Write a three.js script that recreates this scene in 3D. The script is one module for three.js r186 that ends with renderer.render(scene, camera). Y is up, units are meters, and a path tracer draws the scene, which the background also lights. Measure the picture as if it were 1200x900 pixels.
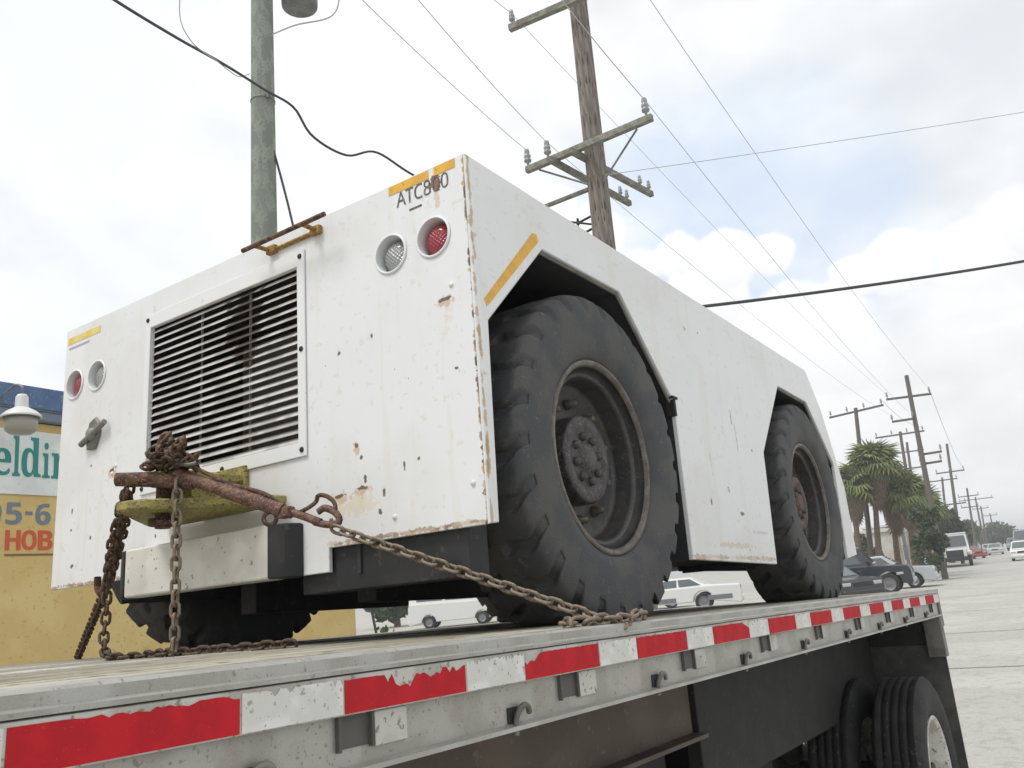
import * as THREE from 'three';
import { RoundedBoxGeometry } from 'three/addons/geometries/RoundedBoxGeometry.js';
import { mergeGeometries, toCreasedNormals } from 'three/addons/utils/BufferGeometryUtils.js';
import { TextGeometry } from 'three/addons/geometries/TextGeometry.js';
import { FontLoader } from 'three/addons/loaders/FontLoader.js';

/* ------------------------------------------------------------------ camera, sky, sun, exposure */
const scene = new THREE.Scene();
const EYE = new THREE.Vector3(0, 1.68, 0);
// The trailer stands 2.05 degrees nose-up on the street: its deck frame (x across, y up, z towards its nose) is
// tilted in the world, and everything chained on it shares that tilt. The eye is the origin of the deck frame.
const TILT = THREE.MathUtils.degToRad(2.05);
const DECK = new THREE.Matrix4().makeRotationX(-TILT).setPosition(EYE);
const DQ = new THREE.Quaternion().setFromRotationMatrix(DECK);
const camera = new THREE.PerspectiveCamera(48.62, 4 / 3, 0.05, 2500);
{
  const right = new THREE.Vector3(0.81825, -0.07594, -0.56982), up = new THREE.Vector3(0.21068, 0.96188, 0.17434), back = new THREE.Vector3(0.53487, -0.2627, 0.80306);
  const m = new THREE.Matrix4().makeBasis(right, up, back).premultiply(new THREE.Matrix4().makeRotationX(-TILT));
  camera.quaternion.setFromRotationMatrix(m); camera.position.copy(EYE);
}
scene.add(camera);

const EXPOSURE = 1.36;
function mulberry(a) { return () => { a |= 0; a = a + 0x6D2B79F5 | 0; let t = Math.imul(a ^ a >>> 15, 1 | a); t = t + Math.imul(t ^ t >>> 7, 61 | t) ^ t; return ((t ^ t >>> 14) >>> 0) / 4294967296; }; }
const rnd = mulberry(20150611);
const rr = (a, b) => a + (b - a) * rnd();
const clamp = (x, a = 0, b = 1) => x < a ? a : x > b ? b : x;
const sst = (a, b, x) => { const t = clamp((x - a) / (b - a)); return t * t * (3 - 2 * t); };
const mix = (a, b, t) => a + (b - a) * t;
const HN = new Float32Array(65536); { const r = mulberry(77); for (let i = 0; i < 65536; i++) HN[i] = r(); }
// periodic value noise: per = lattice period
function vn(x, y, per = 256) {
  const xi = Math.floor(x), yi = Math.floor(y), fx = x - xi, fy = y - yi, u = fx * fx * (3 - 2 * fx), v = fy * fy * (3 - 2 * fy);
  const a = ((xi % per) + per) % per, b = (a + 1) % per, c = (((yi % per) + per) % per) * 256, d = ((((yi + 1) % per) + per) % per) * 256;
  const p = HN[(a + c) & 65535], q = HN[(b + c) & 65535], r = HN[(a + d) & 65535], s = HN[(b + d) & 65535];
  return p + (q - p) * u + (r - p) * v + (p - q - r + s) * u * v;
}
function fbm(x, y, oct, per = 256) { let s = 0, a = 0.5, n = 0; for (let i = 0; i < oct; i++) { s += a * vn(x, y, per); n += a; a *= 0.5; x *= 2; y *= 2; per = Math.min(256, per * 2); } return s / n; }
function v3n(x, y, z) { // value noise in space
  const zi = Math.floor(z), f = z - zi, w = f * f * (3 - 2 * f), o = (zi & 255) * 37.17, p = ((zi + 1) & 255) * 37.17;
  return mix(vn(x + o, y + o * 1.7), vn(x + p, y + p * 1.7), w);
}
function billow(x, y, z, oct) { let s = 0, a = 0.5, n = 0; for (let i = 0; i < oct; i++) { s += a * (1 - Math.abs(2 * v3n(x, y, z) - 1)); n += a; a *= 0.5; x *= 2.07; y *= 2.07; z *= 2.07; } return s / n; }
function fbm3(x, y, z, oct) { let s = 0, a = 0.5, n = 0; for (let i = 0; i < oct; i++) { s += a * v3n(x, y, z); n += a; a *= 0.52; x *= 2.03; y *= 2.03; z *= 2.03; } return s / n; }

{ // bright broken overcast with a few thin blue openings
  const W = 2048, H = 1024, data = new Float32Array(W * H * 4);
  const holes = [[-0.313, 0.405, -0.859, 0.13, 0.9], [-0.266, 0.387, -0.883, 0.15, 1], [-0.20, 0.375, -0.905, 0.15, 1], [-0.04, 0.45, -0.89, 0.2, 0.22], [-0.74, 0.58, -0.36, 0.2, 0.35], [-0.80, 0.34, -0.48, 0.16, 0.3], [0.6, 0.5, 0.6, 0.3, 0.8], [-0.3, 0.6, 0.75, 0.25, 0.8], [0.8, 0.45, -0.3, 0.25, 0.7]];
  const lumps = [[-0.454, 0.405, -0.794, 0.044], [-0.409, 0.382, -0.829, 0.050], [-0.377, 0.353, -0.856, 0.046], [-0.335, 0.352, -0.874, 0.034], [-0.286, 0.335, -0.898, 0.038], [-0.314, 0.304, -0.900, 0.048], [-0.228, 0.287, -0.930, 0.059], [-0.239, 0.331, -0.913, 0.025], [-0.165, 0.294, -0.941, 0.053], [-0.113, 0.301, -0.947, 0.057], [-0.060, 0.283, -0.957, 0.063], [-0.014, 0.317, -0.948, 0.057], [-0.215, 0.233, -0.949, 0.076], [-0.281, 0.255, -0.925, 0.057]]; // heads of the cumulus bank under the opening: direction and angular radius
  for (let j = 0; j < H; j++) {
    const phi = ((j + 0.5) / H - 0.5) * Math.PI, y = Math.sin(phi), c = Math.cos(phi);
    for (let i = 0; i < W; i++) {
      const th = ((i + 0.5) / W - 0.5) * 2 * Math.PI, x = c * Math.cos(th), z = c * Math.sin(th), o = (j * W + i) * 4;
      const e = Math.max(y, 0), k = 2.6 / (0.42 + e);
      const X = x * k + 3.1, Z = z * k + 7.7;
      const broad = fbm3(X * 0.9, e * 2.2, Z * 0.9, 4), fine = fbm3(X * 2.6 + 11, e * 7, Z * 2.6 + 5, 5);
      const puff = billow(X * 2.6 + 4, e * 8, Z * 2.6 + 9, 5);
      let hole = 0, head = 0, crown = 0;
      for (const [hx, hy, hz, r, s] of holes) { const l = Math.hypot(hx, hy, hz), d = Math.acos(clamp((x * hx + y * hy + z * hz) / l, -1, 1)); hole = Math.max(hole, s * (1 - sst(0.3 * r, 1.3 * r, d + (fine - 0.5) * 0.10))); }
      if (z < -0.4) for (const [hx, hy, hz, r] of lumps) { const q = x * hx + y * hy + z * hz; if (q < 0.97) continue; const d = Math.acos(clamp(q, -1, 1)) / r + (puff - 0.5) * 0.9 + (fine - 0.5) * 0.5, a = 1 - sst(0.78, 1.02, d); if (a > head) { head = a; crown = clamp((y - hy) / r * 0.5 + 0.5); } }
      const veil = clamp(hole * (0.78 + 0.9 * (0.5 - fine) + 0.5 * (0.5 - broad))), cover = Math.max(1 - veil, head);
      const shade = sst(0.32, 0.66, broad * 0.5 + fine * 0.3 + puff * 0.2);
      const lum = mix(mix(0.635, 0.80, shade), mix(0.70, 0.87, crown), head);
      const blue = [0.50, 0.59, 0.72];
      const horizon = 1 - sst(0.0, 0.30, e);
      let r = mix(blue[0], lum * 0.985, cover), g = mix(blue[1], lum, cover), b = mix(blue[2], lum * 1.012, cover);
      r = mix(r, 0.70, horizon * 0.55); g = mix(g, 0.712, horizon * 0.55); b = mix(b, 0.725, horizon * 0.55);
      data[o] = r; data[o + 1] = g; data[o + 2] = b; data[o + 3] = 1;
    }
  }
  const t = new THREE.DataTexture(data, W, H, THREE.RGBAFormat, THREE.FloatType);
  t.mapping = THREE.EquirectangularReflectionMapping; t.magFilter = t.minFilter = THREE.LinearFilter; t.wrapS = THREE.RepeatWrapping; t.needsUpdate = true;
  scene.background = t; scene.environment = t;
}
const sun = new THREE.DirectionalLight(new THREE.Color(1, 0.98, 0.95), 1.5);
sun.position.set(-9, 46, 18); sun.target.position.set(0, 0, -4);
sun.castShadow = true; sun.shadow.radius = 34; sun.shadow.mapSize.set(2048, 2048);
Object.assign(sun.shadow.camera, { left: -30, right: 30, top: 30, bottom: -30, near: 1, far: 140 });
scene.add(sun, sun.target);
scene.fog = new THREE.FogExp2(new THREE.Color(0.80, 0.82, 0.84), 0.0016);
const renderer = new THREE.WebGLRenderer({ antialias: true });
renderer.toneMapping = THREE.LinearToneMapping; renderer.toneMappingExposure = EXPOSURE;
renderer.shadowMap.enabled = true;

/* ------------------------------------------------------------------ helpers: naming, parts, geometry */
const used = {};
function numbered(n) { const k = used[n] = (used[n] ?? -1) + 1; return k ? n + '_' + String(k).padStart(3, '0') : n; }
const ORG = new WeakMap();
function tag(o, label, category, group, kind) { if (label) o.userData.label = label; if (category) o.userData.category = category; if (group) o.userData.group = group; if (kind) o.userData.kind = kind; return o; }
const V = (x, y, z) => new THREE.Vector3(x, y, z);
// a thing: a Group at its base. deck = true: its parts are given in the deck frame, else in the world (turned by yaw about its base)
function thing(name, label, category, [x, y, z] = [0, 0, 0], { deck = false, yaw = 0, group } = {}) {
  const o = new THREE.Group(); o.name = numbered(name); tag(o, label, category, group);
  if (deck) { o.position.set(x, y, z).applyMatrix4(DECK); o.quaternion.copy(DQ); } else { o.position.set(x, y, z); o.rotation.y = yaw; }
  ORG.set(o, V(x, y, z)); scene.add(o); return o;
}
function boxUV(g) { // uv in metres from the dominant axis of each face
  if (g.index) g = g.toNonIndexed();
  const p = g.attributes.position, uv = new Float32Array(p.count * 2), a = V(), b = V(), c = V(), n = V();
  for (let i = 0; i < p.count; i += 3) {
    a.fromBufferAttribute(p, i); b.fromBufferAttribute(p, i + 1); c.fromBufferAttribute(p, i + 2);
    n.copy(b).sub(a).cross(c.clone().sub(a));
    const ax = Math.abs(n.x), ay = Math.abs(n.y), az = Math.abs(n.z);
    [a, b, c].forEach((q, k) => {
      const o = (i + k) * 2;
      if (ax >= ay && ax >= az) { uv[o] = q.z; uv[o + 1] = q.y; } else if (ay >= az) { uv[o] = q.x; uv[o + 1] = q.z; } else { uv[o] = q.x; uv[o + 1] = q.y; }
    });
  }
  g.setAttribute('uv', new THREE.BufferAttribute(uv, 2)); return g;
}
function merged(geos, uvf) {
  const list = (Array.isArray(geos) ? geos : [geos]).map((g0) => {
    let g = g0.index ? g0.toNonIndexed() : g0;
    if (!g.attributes.normal) g.computeVertexNormals();
    for (const k of Object.keys(g.attributes)) if (!['position', 'normal', 'uv'].includes(k)) g.deleteAttribute(k);
    if (uvf) { const p = g.attributes.position, uv = new Float32Array(p.count * 2); for (let i = 0; i < p.count; i++) { const [u, v] = uvf(p.getX(i), p.getY(i), p.getZ(i)); uv[2 * i] = u; uv[2 * i + 1] = v; } g.setAttribute('uv', new THREE.BufferAttribute(uv, 2)); } else g = boxUV(g);
    g.morphAttributes = {}; g.clearGroups();
    return g;
  });
  return list.length === 1 ? list[0] : mergeGeometries(list);
}
function shadowed(m) { m.castShadow = m.receiveShadow = true; return m; }
// a mesh whose geometry is given in the frame of its thing's parent (deck or world); it is moved to the thing's own origin
function part(name, geos, mat, parent, { uv, label, kind, local } = {}) {
  const g = merged(geos, uv);
  let r = parent; while (r && !ORG.has(r)) r = r.parent;
  if (r && !local) { const o = ORG.get(r); g.translate(-o.x, -o.y, -o.z); }
  const m = shadowed(new THREE.Mesh(g, mat)); m.name = name; if (label) m.userData.label = label; if (kind) m.userData.kind = kind;
  parent.add(m); return m;
}
const lpart = (name, geos, mat, parent, o = {}) => part(name, geos, mat, parent, { ...o, local: true });
function solo(name, geos, mat, label, category, group) { const m = shadowed(new THREE.Mesh(merged(geos), mat)); m.name = numbered(name); tag(m, label, category, group); scene.add(m); return m; }
function struct(name, geos, mat, uv) { const m = shadowed(new THREE.Mesh(merged(geos, uv), mat)); m.name = name; m.userData.kind = 'structure'; scene.add(m); return m; }
function bx(x0, x1, y0, y1, z0, z1, r = 0.004) {
  const w = Math.abs(x1 - x0), h = Math.abs(y1 - y0), d = Math.abs(z1 - z0);
  const g = r > 0 ? new RoundedBoxGeometry(w, h, d, 2, Math.min(r, w * 0.49, h * 0.49, d * 0.49)) : new THREE.BoxGeometry(w, h, d);
  return g.translate((x0 + x1) / 2, (y0 + y1) / 2, (z0 + z1) / 2);
}
const cbx = (w, h, d, x, y, z, r = 0.004) => bx(x - w / 2, x + w / 2, y - h / 2, y + h / 2, z - d / 2, z + d / 2, r);
function rod(a, b, r0, r1 = r0, seg = 12, caps = true) { // tapered cylinder from a to b
  const A = a.isVector3 ? a : V(...a), B = b.isVector3 ? b : V(...b), d = B.clone().sub(A), l = d.length();
  const g = new THREE.CylinderGeometry(r1, r0, l, seg, 1, !caps);
  g.applyQuaternion(new THREE.Quaternion().setFromUnitVectors(V(0, 1, 0), d.normalize())); return g.translate((A.x + B.x) / 2, (A.y + B.y) / 2, (A.z + B.z) / 2);
}
function tube(pts, r, n = 32, seg = 8, curved = true) {
  const P = pts.map((p) => p.isVector3 ? p : V(...p));
  let c; if (curved) c = new THREE.CatmullRomCurve3(P, false, 'centripetal'); else { c = new THREE.CurvePath(); for (let i = 1; i < P.length; i++) c.add(new THREE.LineCurve3(P[i - 1], P[i])); }
  return new THREE.TubeGeometry(c, n, r, seg, false);
}
function shape(pts, holes = []) { const s = new THREE.Shape(pts.map(([x, y]) => new THREE.Vector2(x, y))); for (const h of holes) s.holes.push(h.isPath ? h : new THREE.Path(h.map(([x, y]) => new THREE.Vector2(x, y)))); return s; }
function circ(x, y, r) { const p = new THREE.Path(); p.absarc(x, y, r, 0, Math.PI * 2, true); p.isPath = true; return p; }
function ext(s, t, bev = 0, seg = 1, cs = 24) {
  return new THREE.ExtrudeGeometry(s, { depth: t - 2 * bev, bevelEnabled: bev > 0, bevelThickness: bev, bevelSize: bev, bevelOffset: -bev, bevelSegments: seg, curveSegments: cs }).translate(0, 0, bev);
}
// shape drawn in (-z, y), extruded along +x from x0 to x0 + t
const SIDE = new THREE.Matrix4().makeBasis(V(0, 0, -1), V(0, 1, 0), V(1, 0, 0));
const extSide = (s, x0, t, bev = 0) => ext(s, t, bev).applyMatrix4(SIDE).translate(x0, 0, 0);
// shape drawn in (x, -z) lying flat, extruded up from y0
const FLAT = new THREE.Matrix4().makeBasis(V(1, 0, 0), V(0, 0, -1), V(0, 1, 0));
const extFlat = (s, y0, t, bev = 0) => ext(s, t, bev).applyMatrix4(FLAT).translate(0, y0, 0);
const lathe = (pts, seg = 48) => new THREE.LatheGeometry(pts.map(([r, y]) => new THREE.Vector2(r, y)), seg);
const latheX = (pts, seg = 48) => lathe(pts, seg).rotateZ(-Math.PI / 2); // axis along +x
const latheZ = (pts, seg = 32) => lathe(pts, seg).rotateX(Math.PI / 2);  // axis along +z
function hull8(lo, hi) { // box with given lower and upper quads ([x,y,z] x4 each, same winding seen from above, counter-clockwise)
  const p = [...lo, ...hi], f = [[0, 1, 5, 4], [1, 2, 6, 5], [2, 3, 7, 6], [3, 0, 4, 7], [4, 5, 6, 7], [3, 2, 1, 0]], a = [];
  for (const [i, j, k, l] of f) for (const q of [i, j, k, i, k, l]) a.push(...p[q]);
  const g = new THREE.BufferGeometry(); g.setAttribute('position', new THREE.Float32BufferAttribute(a, 3)); g.computeVertexNormals(); return g;
}
const fonts = {};
for (const f of ['sans_regular', 'sans_bold', 'serif_bold']) fonts[f] = await new FontLoader().loadAsync('fonts/droid/droid_' + f + '.typeface.json');
function text(str, font, size, depth, sx = 1) { const g = new TextGeometry(str, { font: fonts[font], size, depth, curveSegments: 5, bevelEnabled: false }); g.scale(sx, 1, 1); return g; }

/* ------------------------------------------------------------------ materials */
function dtex(w, h, fn, { tile = null, linear = false } = {}) {
  const d = new Uint8Array(w * h * 4);
  for (let j = 0; j < h; j++) for (let i = 0; i < w; i++) { const c = fn(i / w, j / h, i, j), o = (j * w + i) * 4; if (c.length) { d[o] = clamp(c[0], 0, 255); d[o + 1] = clamp(c[1], 0, 255); d[o + 2] = clamp(c[2], 0, 255); } else d[o] = d[o + 1] = d[o + 2] = clamp(c, 0, 255); d[o + 3] = 255; }
  const t = new THREE.DataTexture(d, w, h, THREE.RGBAFormat); t.magFilter = THREE.LinearFilter; t.minFilter = THREE.LinearMipmapLinearFilter; t.generateMipmaps = true; t.wrapS = t.wrapT = THREE.RepeatWrapping;
  if (!linear) t.colorSpace = THREE.SRGBColorSpace; if (tile) t.repeat.set(1 / tile, 1 / tile); t.needsUpdate = true; return t;
}
const mx3 = (a, b, t) => [mix(a[0], b[0], t), mix(a[1], b[1], t), mix(a[2], b[2], t)];
// blotched two/three tone surface with grain; base, alt, spot colours in sRGB 0..255
function blotch(base, alt, spot, { n = 512, tile = 1, f = 4, lo = 0.4, hi = 0.65, sf = 24, st = 0.68, grain = 10, sx = 1, sy = 1, seed = 0 } = {}) {
  return dtex(n, n, (u, v, i, j) => {
    const a = sst(lo, hi, fbm(u * f * sx + seed, v * f * sy, 5, f)), s = sst(st, st + 0.1, fbm(u * sf * sx, v * sf * sy + seed, 3, sf)), g = (HN[(i * 7 + j * 131 + seed * 977) & 65535] - 0.5) * grain;
    const c = mx3(mx3(base, alt, a), spot, s); return [c[0] + g, c[1] + g, c[2] + g];
  }, { tile });
}
const bumpT = (n, f, tile, oct = 5, sx = 1, sy = 1) => dtex(n, n, (u, v) => fbm(u * f * sx, v * f * sy, oct, f) * 255, { tile, linear: true });
const std = (o) => { const m = new THREE.MeshStandardMaterial({ roughness: 0.6, ...o }); return m; };
const lin = (r, g, b) => new THREE.Color().setRGB(r, g, b);
const bumpDent = bumpT(512, 5, 2.1, 3), bumpFine = bumpT(256, 32, 0.12), bumpMid = bumpT(256, 8, 0.6), bumpCoarse = bumpT(512, 16, 2.4, 6);

const PAINT = [226, 227, 228];
const M = {};
M.white = std({ map: blotch(PAINT, [226, 226, 223], [206, 202, 194], { n: 1024, tile: 1.3, f: 6, sf: 64, st: 0.80, grain: 6 }), roughness: 0.42, bumpMap: bumpDent, bumpScale: 0.006 });
M.dirtyWhite = std({ map: blotch([226, 224, 216], [210, 207, 198], [150, 138, 120], { n: 512, tile: 0.6, f: 5, sf: 40, st: 0.76, grain: 8, seed: 3 }), roughness: 0.55 });
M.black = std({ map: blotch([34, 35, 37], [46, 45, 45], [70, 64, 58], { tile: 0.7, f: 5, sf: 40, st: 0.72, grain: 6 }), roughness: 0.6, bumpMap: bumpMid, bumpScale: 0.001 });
M.liner = std({ map: blotch([44, 46, 49], [56, 56, 57], [78, 72, 64], { tile: 0.5, f: 5, sf: 40, st: 0.74, grain: 6, seed: 5 }), roughness: 0.7 });
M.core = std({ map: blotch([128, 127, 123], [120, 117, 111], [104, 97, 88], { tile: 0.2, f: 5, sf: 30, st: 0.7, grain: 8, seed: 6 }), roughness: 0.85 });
M.rubber = std({ map: blotch([70, 71, 73], [82, 81, 80], [100, 95, 88], { tile: 0.5, f: 5, sf: 36, st: 0.76, grain: 9, seed: 7 }), roughness: 0.82, bumpMap: bumpFine, bumpScale: 0.0012 });
M.truckRubber = std({ map: blotch([30, 30, 32], [44, 43, 42], [74, 68, 62], { tile: 0.6, f: 5, sf: 36, st: 0.72, grain: 8, seed: 8 }), roughness: 0.8, bumpMap: bumpFine, bumpScale: 0.001 });
M.rimDark = std({ map: blotch([62, 62, 63], [76, 73, 70], [100, 90, 80], { tile: 0.3, f: 6, sf: 44, st: 0.68, grain: 10, seed: 9 }), roughness: 0.45, metalness: 0.25 });
M.rimEdge = std({ map: blotch([116, 111, 105], [96, 89, 82], [78, 68, 60], { tile: 0.25, f: 8, sf: 60, st: 0.66, grain: 14, seed: 10 }), roughness: 0.5, metalness: 0.35 });
M.rimRust = std({ map: blotch([98, 78, 70], [80, 68, 62], [122, 98, 80], { tile: 0.2, f: 6, sf: 36, st: 0.6, grain: 14, seed: 11 }), roughness: 0.7 });
M.rimPale = std({ map: blotch([206, 204, 198], [178, 174, 166], [120, 108, 94], { tile: 0.4, f: 5, sf: 36, st: 0.7, grain: 8, seed: 12 }), roughness: 0.45 });
M.hub = std({ map: blotch([76, 74, 76], [60, 58, 60], [108, 98, 88], { tile: 0.16, f: 6, sf: 30, st: 0.62, grain: 12, seed: 13 }), roughness: 0.55, metalness: 0.2 });
M.rust = std({ map: blotch([92, 70, 56], [64, 48, 42], [134, 98, 70], { tile: 0.12, f: 6, sf: 30, st: 0.58, grain: 18, seed: 14 }), roughness: 0.85, bumpMap: bumpFine, bumpScale: 0.0015 });
M.chain = std({ map: blotch([134, 126, 112], [104, 95, 82], [128, 104, 80], { tile: 0.09, f: 5, sf: 24, st: 0.58, grain: 16, seed: 15 }), roughness: 0.6, metalness: 0.45 });
M.chainDark = std({ map: blotch([78, 68, 58], [56, 48, 42], [112, 86, 62], { tile: 0.09, f: 5, sf: 24, st: 0.58, grain: 16, seed: 16 }), roughness: 0.72, metalness: 0.3 });
M.binder = std({ map: blotch([104, 80, 74], [84, 60, 54], [140, 106, 78], { tile: 0.1, f: 6, sf: 28, st: 0.56, grain: 16, seed: 17 }), roughness: 0.7, metalness: 0.2 });
M.moss = std({ map: blotch([160, 152, 84], [136, 126, 76], [102, 78, 54], { tile: 0.14, f: 5, sf: 26, st: 0.6, grain: 16, seed: 18 }), roughness: 0.7 });
M.ochre = std({ map: blotch([176, 140, 62], [146, 112, 52], [96, 68, 42], { tile: 0.08, f: 5, sf: 22, st: 0.56, grain: 14, seed: 19 }), roughness: 0.65 });
M.stripe = std({ map: blotch([226, 174, 52], [214, 162, 58], [180, 140, 70], { tile: 0.12, f: 4, sf: 24, st: 0.7, grain: 12, seed: 20 }), roughness: 0.5 });
M.stripeOld = std({ map: blotch([222, 190, 70], [226, 206, 120], [206, 196, 150], { tile: 0.12, f: 4, sf: 24, st: 0.62, grain: 12, seed: 21 }), roughness: 0.5 });
M.ink = std({ map: blotch([62, 64, 66], [92, 92, 92], [188, 180, 170], { tile: 0.04, f: 6, sf: 20, st: 0.66, grain: 14, seed: 22 }), roughness: 0.6 });
M.alu = std({ map: blotch([172, 171, 165], [158, 155, 148], [140, 134, 124], { n: 1024, tile: 0.9, f: 6, sf: 70, st: 0.72, grain: 14, sx: 2, sy: 2, seed: 23 }), roughness: 0.42, metalness: 0.35, bumpMap: bumpMid, bumpScale: 0.0008 });
M.aluWorn = std({ map: blotch([196, 194, 188], [172, 168, 160], [140, 133, 123], { n: 1024, tile: 0.5, f: 6, sf: 64, st: 0.68, grain: 16, seed: 24 }), roughness: 0.5, metalness: 0.25 });
M.wood = [0, 1, 2].map((k) => std({ map: dtex(512, 512, (u, v, i, j) => { const g = fbm(u * 24, v * 4 + k * 9, 5, 4), s = sst(0.62, 0.72, fbm(u * 32 + k, v * 32, 3, 32)); const c = mx3(mx3([[166, 162, 146], [154, 149, 132], [174, 170, 156]][k], [128, 122, 106], sst(0.35, 0.7, g)), [98, 88, 74], s * 0.6); const q = (HN[(i * 13 + j * 57) & 65535] - 0.5) * 14; return [c[0] + q, c[1] + q, c[2] + q]; }, { tile: 1.1 }), roughness: 0.8, bumpMap: bumpFine, bumpScale: 0.0015 }));
M.redTape = std({ map: blotch([190, 20, 34], [176, 16, 30], [196, 50, 60], { tile: 0.16, f: 4, sf: 48, st: 0.76, grain: 10, seed: 25 }), roughness: 0.85 });
M.whiteTape = std({ map: blotch([222, 222, 218], [208, 207, 202], [164, 158, 150], { tile: 0.22, f: 5, sf: 36, st: 0.70, grain: 10, seed: 26 }), roughness: 0.4 });
M.beam = std({ map: blotch([104, 94, 84], [92, 84, 75], [118, 106, 92], { tile: 0.8, f: 5, sf: 40, st: 0.74, grain: 10, seed: 27 }), roughness: 0.75 });
M.darkSteel = std({ map: blotch([34, 33, 33], [44, 42, 40], [64, 57, 50], { tile: 0.5, f: 5, sf: 34, st: 0.72, grain: 8, seed: 28 }), roughness: 0.7 });
M.flap = std({ map: blotch([70, 70, 68], [90, 88, 84], [122, 116, 106], { tile: 0.6, f: 4, sf: 50, st: 0.78, grain: 8, seed: 29 }), roughness: 0.75 });
M.greyPlate = std({ map: blotch([128, 126, 120], [104, 101, 94], [96, 88, 78], { tile: 0.4, f: 5, sf: 60, st: 0.74, grain: 10, seed: 30 }), roughness: 0.55, metalness: 0.2 });
M.poleConcrete = std({ map: blotch([142, 148, 138], [124, 130, 121], [104, 106, 98], { n: 1024, tile: 1.4, f: 7, sf: 70, st: 0.66, grain: 20, sx: 2, seed: 31 }), roughness: 0.9, bumpMap: bumpFine, bumpScale: 0.002 });
M.poleWood = std({ map: dtex(512, 1024, (u, v, i, j) => { const g = fbm(u * 40, v * 3, 5, 8), k = sst(0.66, 0.74, fbm(u * 60, v * 6, 3, 6)); const c = mx3(mx3([136, 128, 120], [110, 101, 94], sst(0.3, 0.7, g)), [78, 70, 64], k); const q = (HN[(i * 3 + j * 71) & 65535] - 0.5) * 14; return [c[0] + q, c[1] + q, c[2] + q]; }, { tile: 1.2 }), roughness: 0.9 });
M.armWood = std({ map: blotch([142, 142, 130], [118, 116, 106], [90, 86, 78], { tile: 0.6, f: 5, sf: 40, st: 0.64, grain: 12, seed: 33 }), roughness: 0.85 });
M.farPole = std({ color: lin(0.13, 0.115, 0.10), roughness: 0.9 });
M.porcelain = std({ color: lin(0.30, 0.31, 0.31), roughness: 0.3 });
M.wire = std({ color: lin(0.46, 0.46, 0.47), roughness: 0.6 });
M.cable = std({ color: lin(0.045, 0.046, 0.05), roughness: 0.6 });
M.can = std({ map: blotch([128, 130, 130], [108, 110, 110], [88, 84, 80], { tile: 0.6, f: 5, sf: 30, st: 0.7, grain: 8, seed: 34 }), roughness: 0.5 });
M.wallYellow = std({ map: blotch([216, 192, 132], [208, 181, 119], [194, 168, 118], { n: 1024, tile: 3.2, f: 6, sf: 70, st: 0.7, grain: 10, seed: 35 }), roughness: 0.85, bumpMap: bumpCoarse, bumpScale: 0.004 });
M.fascia = std({ map: blotch([88, 114, 152], [76, 102, 142], [120, 134, 156], { tile: 1.4, f: 5, sf: 40, st: 0.7, grain: 8, seed: 36 }), roughness: 0.6 });
M.signWhite = std({ map: blotch([228, 232, 230], [216, 220, 218], [196, 198, 192], { tile: 0.9, f: 4, sf: 40, st: 0.74, grain: 6, seed: 37 }), roughness: 0.5 });
M.teal = std({ color: lin(0.015, 0.24, 0.21), roughness: 0.5 });
M.greyBlue = std({ color: lin(0.16, 0.20, 0.26), roughness: 0.5 });
M.orangeRed = std({ color: lin(0.60, 0.09, 0.03), roughness: 0.5 });
M.brownInk = std({ color: lin(0.22, 0.11, 0.05), roughness: 0.6 });
M.lampWhite = std({ color: lin(0.66, 0.66, 0.64), roughness: 0.45 });
M.redLens = new THREE.MeshPhysicalMaterial({ color: lin(0.30, 0.012, 0.03), roughness: 0.18, clearcoat: 0.6, clearcoatRoughness: 0.1, bumpMap: dtex(128, 128, (u, v) => 127 + 127 * Math.sin(u * Math.PI * 2 * 4) * Math.sin(v * Math.PI * 2 * 4), { tile: 0.05, linear: true }), bumpScale: 0.003 });
M.clearLens = new THREE.MeshPhysicalMaterial({ color: lin(0.36, 0.37, 0.36), roughness: 0.22, metalness: 0.3, clearcoat: 0.6, clearcoatRoughness: 0.1, bumpMap: M.redLens.bumpMap, bumpScale: 0.003 });
M.glass = new THREE.MeshPhysicalMaterial({ color: lin(0.07, 0.085, 0.09), roughness: 0.05, clearcoat: 1 });
M.chrome = std({ color: lin(0.55, 0.55, 0.55), roughness: 0.25, metalness: 0.8 });
M.wheelGrey = std({ color: lin(0.20, 0.20, 0.20), roughness: 0.45, metalness: 0.4 });
M.plastic = std({ color: lin(0.02, 0.02, 0.022), roughness: 0.6 });
M.tailRed = std({ color: lin(0.35, 0.02, 0.02), roughness: 0.3 });
const car = (r, g, b, k = 0.3) => new THREE.MeshPhysicalMaterial({ color: lin(r, g, b), roughness: k, clearcoat: 0.7, clearcoatRoughness: 0.12 });
M.carWhite = car(0.68, 0.68, 0.67); M.carDark = car(0.014, 0.018, 0.026); M.carBlack = car(0.012, 0.012, 0.014); M.carSilver = car(0.42, 0.44, 0.45); M.carRed = car(0.30, 0.03, 0.03); M.carGrey = car(0.14, 0.15, 0.17);
M.ground = std({ map: blotch([174, 172, 164], [166, 164, 155], [152, 149, 141], { n: 1024, tile: 11, f: 8, sf: 110, st: 0.70, grain: 20, seed: 41 }), roughness: 0.92, bumpMap: bumpT(512, 64, 1.6), bumpScale: 0.004 });
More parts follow.
